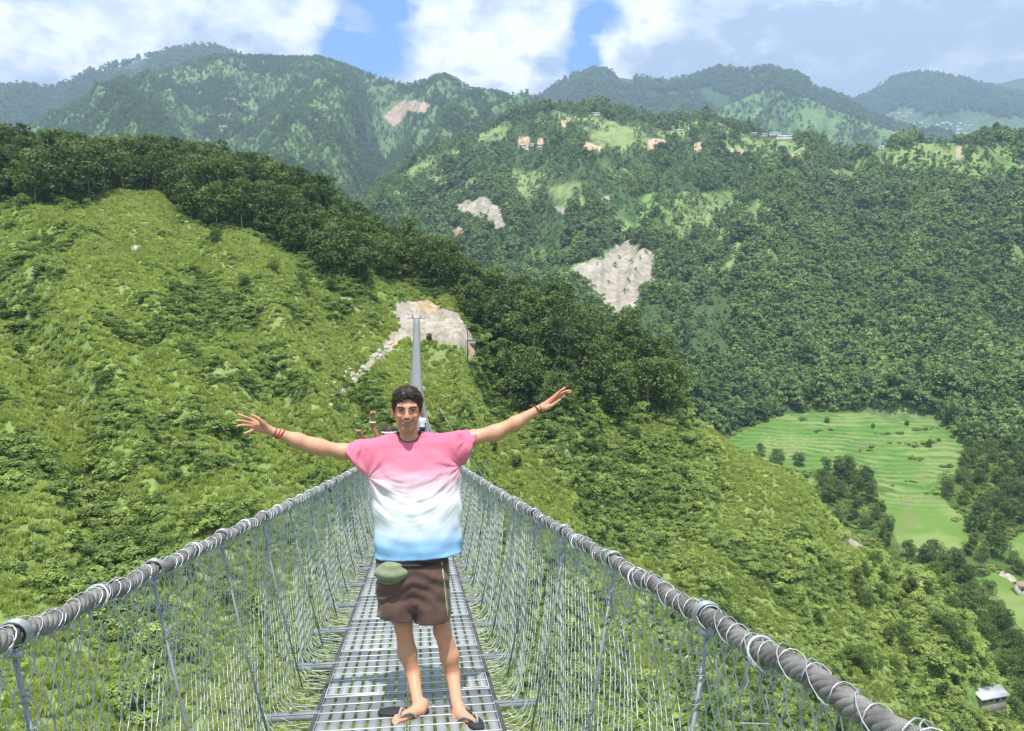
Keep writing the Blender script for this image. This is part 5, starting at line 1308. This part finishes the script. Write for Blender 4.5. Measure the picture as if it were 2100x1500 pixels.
# neck cord
cp = [Q(806, 890, .03), Q(811, 899, -.02), Q(822, 907.5, -.055), Q(838, 912, -.068), Q(853, 909.5, -.058), Q(864, 901, -.02), Q(870, 890, .03), Q(838, 884, .10), Q(806, 890, .03)]
tt = np.linspace(0, 8, 64); cpn = np.stack([np.interp(tt, np.arange(9), [p[i] for p in cp]) for i in range(3)], 1)
kk_ = np.ones(5) / 5; cpn[2:-2] = np.stack([np.convolve(cpn[:, i], kk_, 'valid') for i in range(3)], 1)
rim = []
for ph in np.linspace(0, 2 * math.pi, 73):
    th = np.linspace(.6, math.pi, 220); pp = NC + np.stack([np.cos(ph) * np.sin(th), np.sin(ph) * np.sin(th), np.cos(th)], -1) * NR
    i = np.argmax(evalp(pp, shirt0) < 0); rim.append(pp[i])
rim = np.array(rim); rim[0] = rim[-1] = (rim[1] + rim[-2]) / 2
for _ in range(2): rim[1:-1] = (rim[:-2] + 2 * rim[1:-1] + rim[2:]) / 4
m = MB(); m.tube(rim, .0048, 7, False); m.build('neck_band', M_band, so)
m = MB(); q_ = rim.copy(); cc_ = q_[:-1].mean(0); q_ = cc_ + (q_ - cc_) * [.90, .90, 1] + [0, 0, .006]; m.tube(q_, .0028, 6, False); m.build('neck_cord', M_maroon, root)

# shorts
shorts = [loft([row(775, 916, 1128, .125), row(772, 918, 1180, .138), row(776, 922, 1225, .12), row(782, 918, 1248, .09)], 2.5, .02),
          loft([row(776, 846, 1150, .12), row(776, 850, 1225, .125), row(777, 850.5, 1320, .118)], 3.3, .02), loft([row(846, 918, 1150, .12), row(848, 922, 1225, .125), row(848.5, 927, 1320, .122)], 3.3, .006)]
def sfold(P):
    z = P[:, 2] - Q(850, 1200)[2]; x = P[:, 0] - Q(848, 1200)[0]; w_ = sn3(P, 10, .2)
    d = .014 * perlin(x * 5 + 1, (z + .45 * np.abs(x)) * 19, 411) * np.exp(-((z - .02) / .11) ** 2) + .009 * perlin(x * 16, z * 5, 412) * sstep(-z, -.02, .1) + .006 * perlin(x * 8, z * 10, 413)
    return -d - .0022 * sn3(P, 34, .3)
shorts += [(sfold, 'w', 1)]
P1 = wp((777, 1270), (848, 1277), -.10); P2 = wp((850, 1283), (926, 1274), -.10); sp = []
for A, n in (P1, P2): sp.append((A, n if n[2] < 0 else -n))
xm = Q(849, 1270)[0]
def scut(P): return np.where(P[:, 0] < xm, (P - sp[0][0]) @ sp[0][1], (P - sp[1][0]) @ sp[1][1])
shorts += [(scut, '&', 1)]
V, F = sdf_mesh(shorts, [-.4, 3.95, -1.8], [.35, 4.65, -1.1], .0045)
fn = fnorm(V, F); fc = V[F].mean(1); bad = (np.abs(scut(V[F].reshape(-1, 3))).reshape(-1, 4).max(1) < .0015) & (np.abs(fn[:, 2]) > .6)
V, F = drop(V, F, bad); sho = wobj('shorts', V, F, M_shorts, root); md = sho.modifiers.new('cloth', 'SOLIDIFY'); md.thickness = .003; md.offset = -1
def onsurf(prims, px, py, off, y0=4.0, y1=4.5):
    d = ray(px, py); Ys = np.linspace(y0, y1, 260); P = d / d[1] * Ys[:, None]; e = evalp(P, prims); i = np.argmax(e < 0); return d / d[1] * (Ys[i] - off)
for dx, mt in ((0, M_stripe), (2.6, M_pack)):
    m = MB(); pts = []
    for q in np.linspace(0, 1, 26):
        px = (905 + 13.0 * q ** .9 + dx * .8); py = 1152 + 112 * q
        pts.append(onsurf(shorts, px, py, .002))
    pts = np.array(pts); pts[1:-1] = (pts[:-2] + pts[1:-1] + pts[2:]) / 3; m.tube(pts, .0036, 6); m.build('side_stripe', mt, sho)
m = MB(); band = [Q(792, 1269.5, -.02)]
# belt bag
bag = [ell(Q(805, 1175, -.112), (.094, .052, .064), .01), (lambda P: -.0034 * np.sin((P[:, 2] - 2.2 * (P[:, 0] - Q(806, 1170)[0]) ** 2 - Q(806, 1170)[2]) * 105) * sstep(-(P[:, 1] - YM), .10, .13), 'w', 1)]
V, F = sdf_mesh(bag, Q(805, 1175, -.112) - [.12, .09, .11], Q(805, 1175, -.112) + [.12, .09, .11], .004)
bg_ = empty('belt_bag', Q(805, 1164, -.13), None, None, None, root)
wobj('pouch', V, F, M_pack, bg_)
m = MB(); aa_ = np.linspace(-.9, .9, 20); c0 = Q(805, 1177, -.112); m.tube(np.stack([c0[0] + .084 * np.sin(aa_), c0[1] - .049 * np.cos(aa_), c0[2] - .012 - .03 * np.cos(aa_) + .01], -1), .0025, 5); m.build('zip', M_black, bg_)
m = MB(); aa_ = np.linspace(0, 2 * math.pi, 60); c0 = W(846, 1146, YM); m.tube(np.stack([c0[0] + .188 * np.cos(aa_), c0[1] + .136 * np.sin(aa_), c0[2] + 0 * aa_], -1), .011, 6); m.build('belt', M_black, bg_)
# bracelets and watch
def band_at(name, a, b, f, r, w, mat, par, tilt=.0):
    a = np.array(a); b = np.array(b); c = a + (b - a) * f; d = (b - a) / np.linalg.norm(b - a); u = np.cross(d, [0, 1, 0]); u /= np.linalg.norm(u); v = np.cross(d, u); th = np.linspace(0, 2 * math.pi, 25)
    m = MB(); m.tube(c + r * (np.cos(th)[:, None] * u + np.sin(th)[:, None] * v) + d * tilt * np.cos(th)[:, None] * r, w, 6, False); return m.build(name, mat, par)
band_at('bracelet', A1_[3], A1_[4], .80, .0285, .0042, M_red, root, .35); band_at('bracelet', A1_[3], A1_[4], .92, .0272, .0026, M_red, root, .15); band_at('bracelet', A1_[3], A1_[4], 1.06, .0255, .0022, M_maroon, root)
band_at('bracelet', A2_[3], A2_[4], .95, .0270, .0042, M_maroon, root, -.2); band_at('bracelet', A2_[3], A2_[4], 1.04, .0262, .0020, M_maroon, root, .3)
# flip-flops
def flipflop(heel, toe, foot):
    a = Dk(*heel, .012); b = Dk(*toe, .012); d = b - a; Ln = np.linalg.norm(d); d /= Ln; n = np.cross([0, 0, 1.0], d); n /= np.linalg.norm(n); up_ = np.cross(d, n)
    r_ = empty('flip_flop', a, None, None, None, root)
    tt = np.linspace(0, 2 * math.pi, 44, endpoint=False); cx = (.5 - .5 * np.cos(tt)) * Ln; hw = .034 + .014 * sstep(cx / Ln, .35, .75); w_ = hw * np.sign(np.sin(tt)) * np.abs(np.sin(tt)) ** .62
    ring = a + cx[:, None] * d + w_[:, None] * n
    lay_ = [(-.011, .985), (-.006, 1.0), (.004, 1.0), (.007, .985)]
    V = np.concatenate([(ring - (a + d * Ln / 2)) * s + (a + d * Ln / 2) + up_ * z for z, s in lay_]); N_ = 44
    F = np.concatenate([np.stack([k * N_ + np.arange(N_), k * N_ + (np.arange(N_) + 1) % N_, (k + 1) * N_ + (np.arange(N_) + 1) % N_, (k + 1) * N_ + np.arange(N_)], -1) for k in range(3)])
    Vc = np.vstack([V, a + d * Ln / 2 + up_ * .007, a + d * Ln / 2 - up_ * .011]); j = np.arange(N_)
    T = np.concatenate([np.stack([3 * N_ + j, 3 * N_ + (j + 1) % N_, np.full(N_, 4 * N_)], -1), np.stack([(j + 1) % N_, j, np.full(N_, 4 * N_ + 1)], -1)])
    wobj('sole', Vc, [F, T], M_black, r_, False)
    hl, to, fd, fn_, FL, an_ = foot
    m = MB(); pf = lambda u, v, z: hl + fd * u * FL + fn_ * v + np.array([0, 0, z])
    post = pf(.86, .017, .006)
    for s_ in (-1, 1):
        pts = [post, pf(.74, .013 + s_ * .016, .026), pf(.58, .004 + s_ * .034, .030), pf(.44, s_ * .040, .008), pf(.36, s_ * .040, -.018)]
        q = np.linspace(0, 4, 18); pts = np.stack([np.interp(q, range(5), [p[i] for p in pts]) for i in range(3)], 1); m.tube(pts, np.interp(q, [0, 1, 2, 4], [.004, .0065, .0075, .006]), 6)
    m.tube([post + [0, 0, .004], post - [0, 0, .02]], .003, 5); m.build('strap', M_strap, r_)
flipflop((880, 1458), (775, 1461), F1); flipflop((934, 1447), (986, 1495), F2)
print('man', round(time.time() - T0, 1))

# ------------------------------------------------------------------ the other people on the bridge
def figure(px, pyh, Y, height, armL, armR, shirtc, pantc, label, h=.009, extra=None, X0=None):
    x0 = W(px, pyh, Y)[0] if X0 is None else X0; z0 = float(zdk(np.array(Y))) ; s = height / 1.75
    r_ = empty('person', (x0, Y, z0), label, 'person'); B = lambda x, y, z: np.array([x0 + x * s, Y + y * s, z0 + z * s])
    b_ = [ell(B(0, 0, 1.64), (.075 * s, .09 * s, .11 * s), .01), ell(B(0, -.03, 1.58), (.06 * s, .065 * s, .085 * s), .02), seg(B(0, .01, 1.55), B(0, .02, 1.40), .05 * s, .055 * s, .02), ell(B(0, -.10, 1.60), (.012 * s, .018 * s, .02 * s), .01),
          loft([(z0 + z * s, x0, Y, hx * s, hy * s) for z, hx, hy in ((.88, .15, .10), (1.1, .13, .09), (1.3, .16, .10), (1.43, .13, .07))], 2.3, .03)]
    for sg in (-1, 1):
        b_ += chain([B(sg * .08, 0, .90), B(sg * .09, -.01, .50), B(sg * .10, .02, .09)], [.085 * s, .05 * s, .034 * s], .03) + [seg(B(sg * .10, .03, .05), B(sg * .12, -.17, .035), .035 * s, .025 * s, .02), ell(B(sg * .078, 0, 1.63), (.01 * s, .02 * s, .03 * s), .005)]
    for arm, sg in ((armL, -1), (armR, 1)):
        pts = [B(sg * .17, 0, 1.38)] + arm; b_ += chain(pts[:4], [.045 * s, .036 * s, .025 * s, .028 * s], .02)
        for k in range(4):
            w = pts[3]; o = np.array([(k - 1.5) * .019, -.01, .0]) * s; u = (pts[3] - pts[2]); u = u / np.linalg.norm(u)
            b_ += chain([w, w + o + u * .045 * s, w + o * 1.1 + u * .060 * s + [0, -.03 * s, 0], w + o + u * .035 * s + [0, -.045 * s, 0]], [.014 * s, .0095 * s, .009 * s, .008 * s], .004)
        b_ += chain([w, w + np.array([.035 * -sg, -.02, 0]) * s, w + np.array([.045 * -sg, -.03, .03]) * s], [.014 * s, .010 * s, .008 * s], .005)
    pts_all = [B(0, 0, 0), B(0, 0, 1.9)] + armL + armR; lo = np.min(pts_all, 0) - .35 * s; hi = np.max(pts_all, 0) + .35 * s
    V, F = sdf_mesh(b_, lo, hi, h, 16); wobj('body', V, F, M_skin2, r_, True, {k: ('POINT', np.zeros(len(V))) for k in ('lips', 'flush_palm_shade', 'beard_eye_shade')})
    sh = [loft([(z0 + z * s, x0, Y, hx * s, hy * s) for z, hx, hy in ((.86, .155, .12), (1.1, .145, .12), (1.3, .165, .125), (1.40, .155, .10), (1.46, .08, .07))], 2.3, .02)]
    for arm, sg in ((armL, -1), (armR, 1)): a0 = B(sg * .16, 0, 1.38); sh.append(seg(a0, a0 + (arm[0] - a0) * .55, .065 * s, .06 * s, .03))
    sh += [(lambda P: -.004 * sn3(P, 30, .5), 'w', 1)]
    V, F = sdf_mesh(sh, lo, hi, h); wobj('shirt', V, F, shirtc, r_)
    tr = [loft([(z0 + z * s, x0, Y, hx * s, hy * s) for z, hx, hy in ((.80, .16, .12), (.95, .17, .125))], 2.3, .02)]
    for sg in (-1, 1): tr.append(seg(B(sg * .085, 0, .85), B(sg * .095, 0, .52), .095 * s, .075 * s, .02))
    V, F = sdf_mesh(tr, lo, hi, h); wobj('shorts', V, F, pantc, r_)
    hr = [ell(B(0, .015, 1.665), (.086 * s, .10 * s, .105 * s), .01), (lambda P: ell_d(P, B(0, -.10, 1.58), (.07 * s, .08 * s, .10 * s)), '-', .01), (lambda P: .005 * sn3(P, 130, .5), 'w', 1)]
    V, F = sdf_mesh(hr, lo, hi, h * .8); wobj('hair', V, F, M_hair, r_)
    return r_, B
YB = 9.6; zB = zdk(YB)
wa = lambda px, py, dy=0.0: W(px, py, YB + dy)
r_, B = figure(798, 880, YB, 1.63, [wa(757, 905, .0), wa(744, 896, -.05), wa(739, 889, -.06)], [wa(777, 905, -.05), wa(764, 871, -.06), wa(765, 853, -.06)], cloth('mauve_cotton', (.30, .16, .20)), cloth('navy_cotton', (.03, .035, .06)),
               'person hidden behind the man, raising a fist with a pale wristband, white sunglasses pushed up', .007)
M_pale = simple('pale_plastic', (.62, .60, .56), .4)
band_at('wristband', wa(764, 871, -.06), wa(765, 853, -.06), .25, .034, .011, M_pale, r_)
m = MB(); th = np.linspace(-1.25, 1.25, 17); hc = B(0, .01, 1.665); m.tube(np.stack([hc[0] + .092 * np.sin(th), hc[1] - .094 * np.cos(th), hc[2] + .012 + 0 * th], -1), .012, 6)
for sg in (-1, 1): m.box(B(sg * .036, -.093, 1.675), (.052, .012, .032))
m.build('sunglasses', M_pale, r_)
r_, B = figure(866, 862, 44.0, 1.72, [W(862, 872, 44.0), W(862.5, 880, 44.0), W(863, 884, 44.)], [W(873, 872, 44.0), W(874, 880, 44.), W(874, 884, 44.)], cloth('white_cotton', (.75, .76, .80)), cloth('dark_denim', (.03, .04, .08)),
               'distant walker in a white shirt far along the footbridge, beside the man\'s chin', .03)
# ------------------------------------------------------------------ houses, sheds and small things on the hills
M_wallw = simple('whitewashed_wall', (.62, .58, .50), .9, noise=(.4, .15)); M_walle = simple('earth_wall', (.45, .28, .17), .9, noise=(.4, .15))
M_tin = simple('tin_roof', (.56, .58, .60), .45, .4, .5, noise=(.5, .15)); M_blue = simple('blue_tin_roof', (.25, .42, .58), .5, .2, .4); M_rustr = simple('rusty_roof', (.36, .24, .18), .8); M_glass = simple('dark_window', (.04, .05, .06), .2)
def house(P, L, Wd, Hh, rz, wall, roof, label, group=None, nwin=3, ribs=0, floors=1):
    r_ = empty('house' if ribs == 0 else 'shed', P, label, 'house' if ribs == 0 else 'shed', group); c, s = math.cos(rz), math.sin(rz); AX = np.array([[c, s, 0], [-s, c, 0], [0, 0, 1.0]]); P = np.array(P, float)
    T = lambda v: P + np.asarray(v, float) @ AX
    m = MB(); m.box(T((0, 0, Hh / 2 - 2)), (L, Wd - .1, Hh + 4), AX); m.build('wall', wall, r_, False)
    o = .5; rise = Wd * .26
    V = [T(v) for v in [(-L / 2 - o, -Wd / 2 - o, Hh - .1), (L / 2 + o, -Wd / 2 - o, Hh - .1), (L / 2 + o, 0, Hh + rise), (-L / 2 - o, 0, Hh + rise), (-L / 2 - o, Wd / 2 + o, Hh - .1), (L / 2 + o, Wd / 2 + o, Hh - .1),
                        (-L / 2 - o, -Wd / 2 - o, Hh + .05), (L / 2 + o, -Wd / 2 - o, Hh + .05), (L / 2 + o, 0, Hh + rise + .15), (-L / 2 - o, 0, Hh + rise + .15), (-L / 2 - o, Wd / 2 + o, Hh + .05), (L / 2 + o, Wd / 2 + o, Hh + .05)]]
    F = [[3, 2, 1, 0], [4, 5, 2, 3], [6, 7, 8, 9], [9, 8, 11, 10], [0, 1, 7, 6], [5, 4, 10, 11], [0, 6, 9, 3], [3, 9, 10, 4], [1, 2, 8, 7], [2, 5, 11, 8]]
    rf = wobj('roof', np.array(V), F, roof, r_, False)
    if ribs:
        m = MB()
        for q in np.linspace(-L / 2 - o + .15, L / 2 + o - .15, ribs):
            for sg in (-1, 1): m.tube([T((q, sg * (Wd / 2 + o), Hh + .07)), T((q, 0, Hh + rise + .17))], .06, 4)
        m.build('roof_rib', roof, rf)
    for fl_ in range(floors):
        for k in range(nwin):
            x_ = (k + .5) / nwin * L - L / 2; m = MB(); door = (k == nwin // 2 and fl_ == 0)
            m.box(T((x_, -Wd / 2 - .03, min(Hh * .42, 1.0 if door else 1.6) + fl_ * 2.8)), (1.0, .12, min(Hh * .8, 2.0) if door else min(Hh * .4, 1.1)), AX); m.build('door' if door else 'window', M_glass, r_, False)
    return r_
H_ = [(midr.h, 1612, 288, 30, 9, 5.4, M_wallw, M_tin, 'long whitewashed building with a pale roof on the crest meadow', 7), (midr.h, 1590, 280, 18, 8, 5, M_wallw, M_blue, 'house with a light blue roof behind the long white building', 4),
      (midr.h, 1568, 280, 13, 7, 3, M_wallw, M_tin, 'white house left of the blue roofed house on the crest', 3), (midr.h, 1545, 278, 12, 6, 3, M_walle, M_tin, 'leftmost earth walled house of the crest village', 3),
      (midr.h, 1392, 272, 14, 7, 3, M_wallw, M_tin, 'lone pale house under the trees of the middle crest', 3), (midr.h, 1342, 270, 10, 6, 3, M_walle, M_rustr, 'small rusty roofed house left of the lone pale house on the crest', 3),
      (midr.h, 1222, 237, 13, 6, 3, M_wallw, M_tin, 'pale house just below the wooded knoll on the crest', 3), (midr.h, 1812, 306, 12, 6, 3, M_wallw, M_tin, 'small house on the terraced knoll at the right', 3),
      (midr.h, 1072, 303, 9, 6, 3, M_wallw, M_tin, 'little house beside the left orange earth cut', 2), (midr.h, 1108, 303, 9, 6, 3, M_wallw, M_rustr, 'little house between the two left orange earth cuts', 2),
      (midr.h, 1092, 300, 8, 5, 3, M_wallw, M_tin, 'tiny house on the terrace of the left earth cuts', 2)]
for hf, px, py, L, Wd, Hh, wl, rf, lab, nw in H_: house(on_sheet(hf, px, py, 480, 1600), L, Wd, Hh, rng.uniform(-.4, .4), wl, rf, lab, None, nw)
for i, (px, py) in enumerate([(470, 194), (461, 206), (476, 206), (455, 240), (440, 237), (458, 262), (456, 271), (430, 290), (446, 292), (462, 293), (520, 246), (535, 247), (548, 246), (880, 316), (965, 300)]):
    house(on_sheet(bigm.h, px, py, 1100, 3000), rng.uniform(12, 22), 8, 4, rng.uniform(-.5, .5), M_wallw, M_tin, 'tiny pale roofed house scattered on the big mountain at the left', 'houses on the big mountain', 0)
for i in range(34):
    px = rng.uniform(1868, 1990); py = 252 + rng.uniform(0, 24) + abs(px - 1930) * .05
    house(on_sheet(eastm.h, px, py, 3400, 5500), rng.uniform(14, 30), rng.uniform(10, 14), rng.uniform(5, 10), rng.uniform(-.6, .6), M_wallw, M_tin if rng.uniform() < .7 else M_blue, 'tiny pale house of the crowded far village below the right mountain', 'houses of the far village', 0)
for i in range(12):
    house(on_sheet(eastm.h, rng.uniform(1790, 1890), rng.uniform(228, 255), 3400, 5500), rng.uniform(12, 22), 10, 5, rng.uniform(-.6, .6), M_wallw, M_tin, 'tiny pale house dotted over the light slope above the far village', 'houses above the far village', 0)
house(on_sheet(near.h, 2022, 1432, 150, 240), 8.0, 4.6, 1.3, .18, M_bark, M_tin, 'long tin roofed shed on a clearing near the lower right corner', None, 4, 17)
house(on_sheet(near.h, 2075, 1424, 150, 240), 3.2, 2.6, 2.0, .3, M_walle, M_tin, 'tiny tin roofed hut right of the long shed', None, 1, 6)
house(on_sheet(valley_h, 2105, 1212, 240, 420), 8, 4, 2.5, -.2, M_wallw, M_rustr, 'farmhouse at the right edge beside the small rice field', None, 3)
# pole and white cabinet right of the landing
p = on_sheet(near.h, 959, 742, 150, 260); e_ = empty('utility_pole', p, 'thin dark pole at the edge of the wood right of the landing', 'pole')
m = MB(); m.tube([p - [0, 0, 1], p + [0, 0, 9.5]], [.16, .10], 8); m.build('shaft', simple('dark_pole', (.07, .07, .065), .8), e_); m = MB(); m.box(p + [0, 0, 9], (1.6, .12, .12)); m.build('crossarm', M_bark, e_)
p = on_sheet(near.h, 967, 706, 150, 260); e_ = empty('cable_block', p, 'small pale concrete block right of the bridge landing', 'block'); m = MB(); m.box(p + [0, 0, .4], (2.2, 1.4, 1.4)); m.build('base', M_conc, e_, False); m = MB(); m.box(p + [0, 0, 1.2], (2.5, 1.7, .2)); m.build('cap', M_conc, e_, False)
# boulders and pale scree on the path below the landing
def rock(P, s, lab, grp, mat=[None]):
    if mat[0] is None: mat[0] = simple('pale_rock', (.50, .47, .42), .95, noise=(1.2, .35), bump=.6, bscale=3)
    n = 7; u = np.linspace(.0, math.pi, n); v = np.linspace(0, 2 * math.pi, 10, endpoint=False); Q_ = np.stack([np.outer(np.sin(u), np.cos(v)), np.outer(np.sin(u), np.sin(v)), np.outer(np.cos(u), np.ones(10))], -1).reshape(-1, 3)
    Q_ = Q_ * (1 + .22 * sn3(Q_, 2.5, rng.uniform(0, 9))[:, None]) * s * rng.uniform(.7, 1.3, 3)
    i = np.arange(n - 1)[:, None] * 10; j = np.arange(10)[None]; k = (j + 1) % 10
    o = wobj('boulder', Q_ , np.stack([i + j, i + 10 + j, i + 10 + k, i + k], -1).reshape(-1, 4), mat[0], None, False); o.location = tuple(P); return tag(o, lab, 'boulder', grp)
for k in range(46):
    t_ = rng.uniform(0, 1); px = 800 - 125 * t_ + rng.normal() * (5 + 24 * t_); py = 705 + 100 * t_ + rng.normal() * (3 + 14 * t_)
    rock(on_sheet(near.h, px, py, 120, 260), rng.uniform(.25, .65), 'pale boulder in the scree trail running down left of the footbridge landing', 'pale boulders left of the landing')
rock(on_sheet(near.h, 279, 515, 150, 320), 1.3, 'big pale boulder on the grassy left hillside', None)
print('done', round(time.time() - T0, 1))
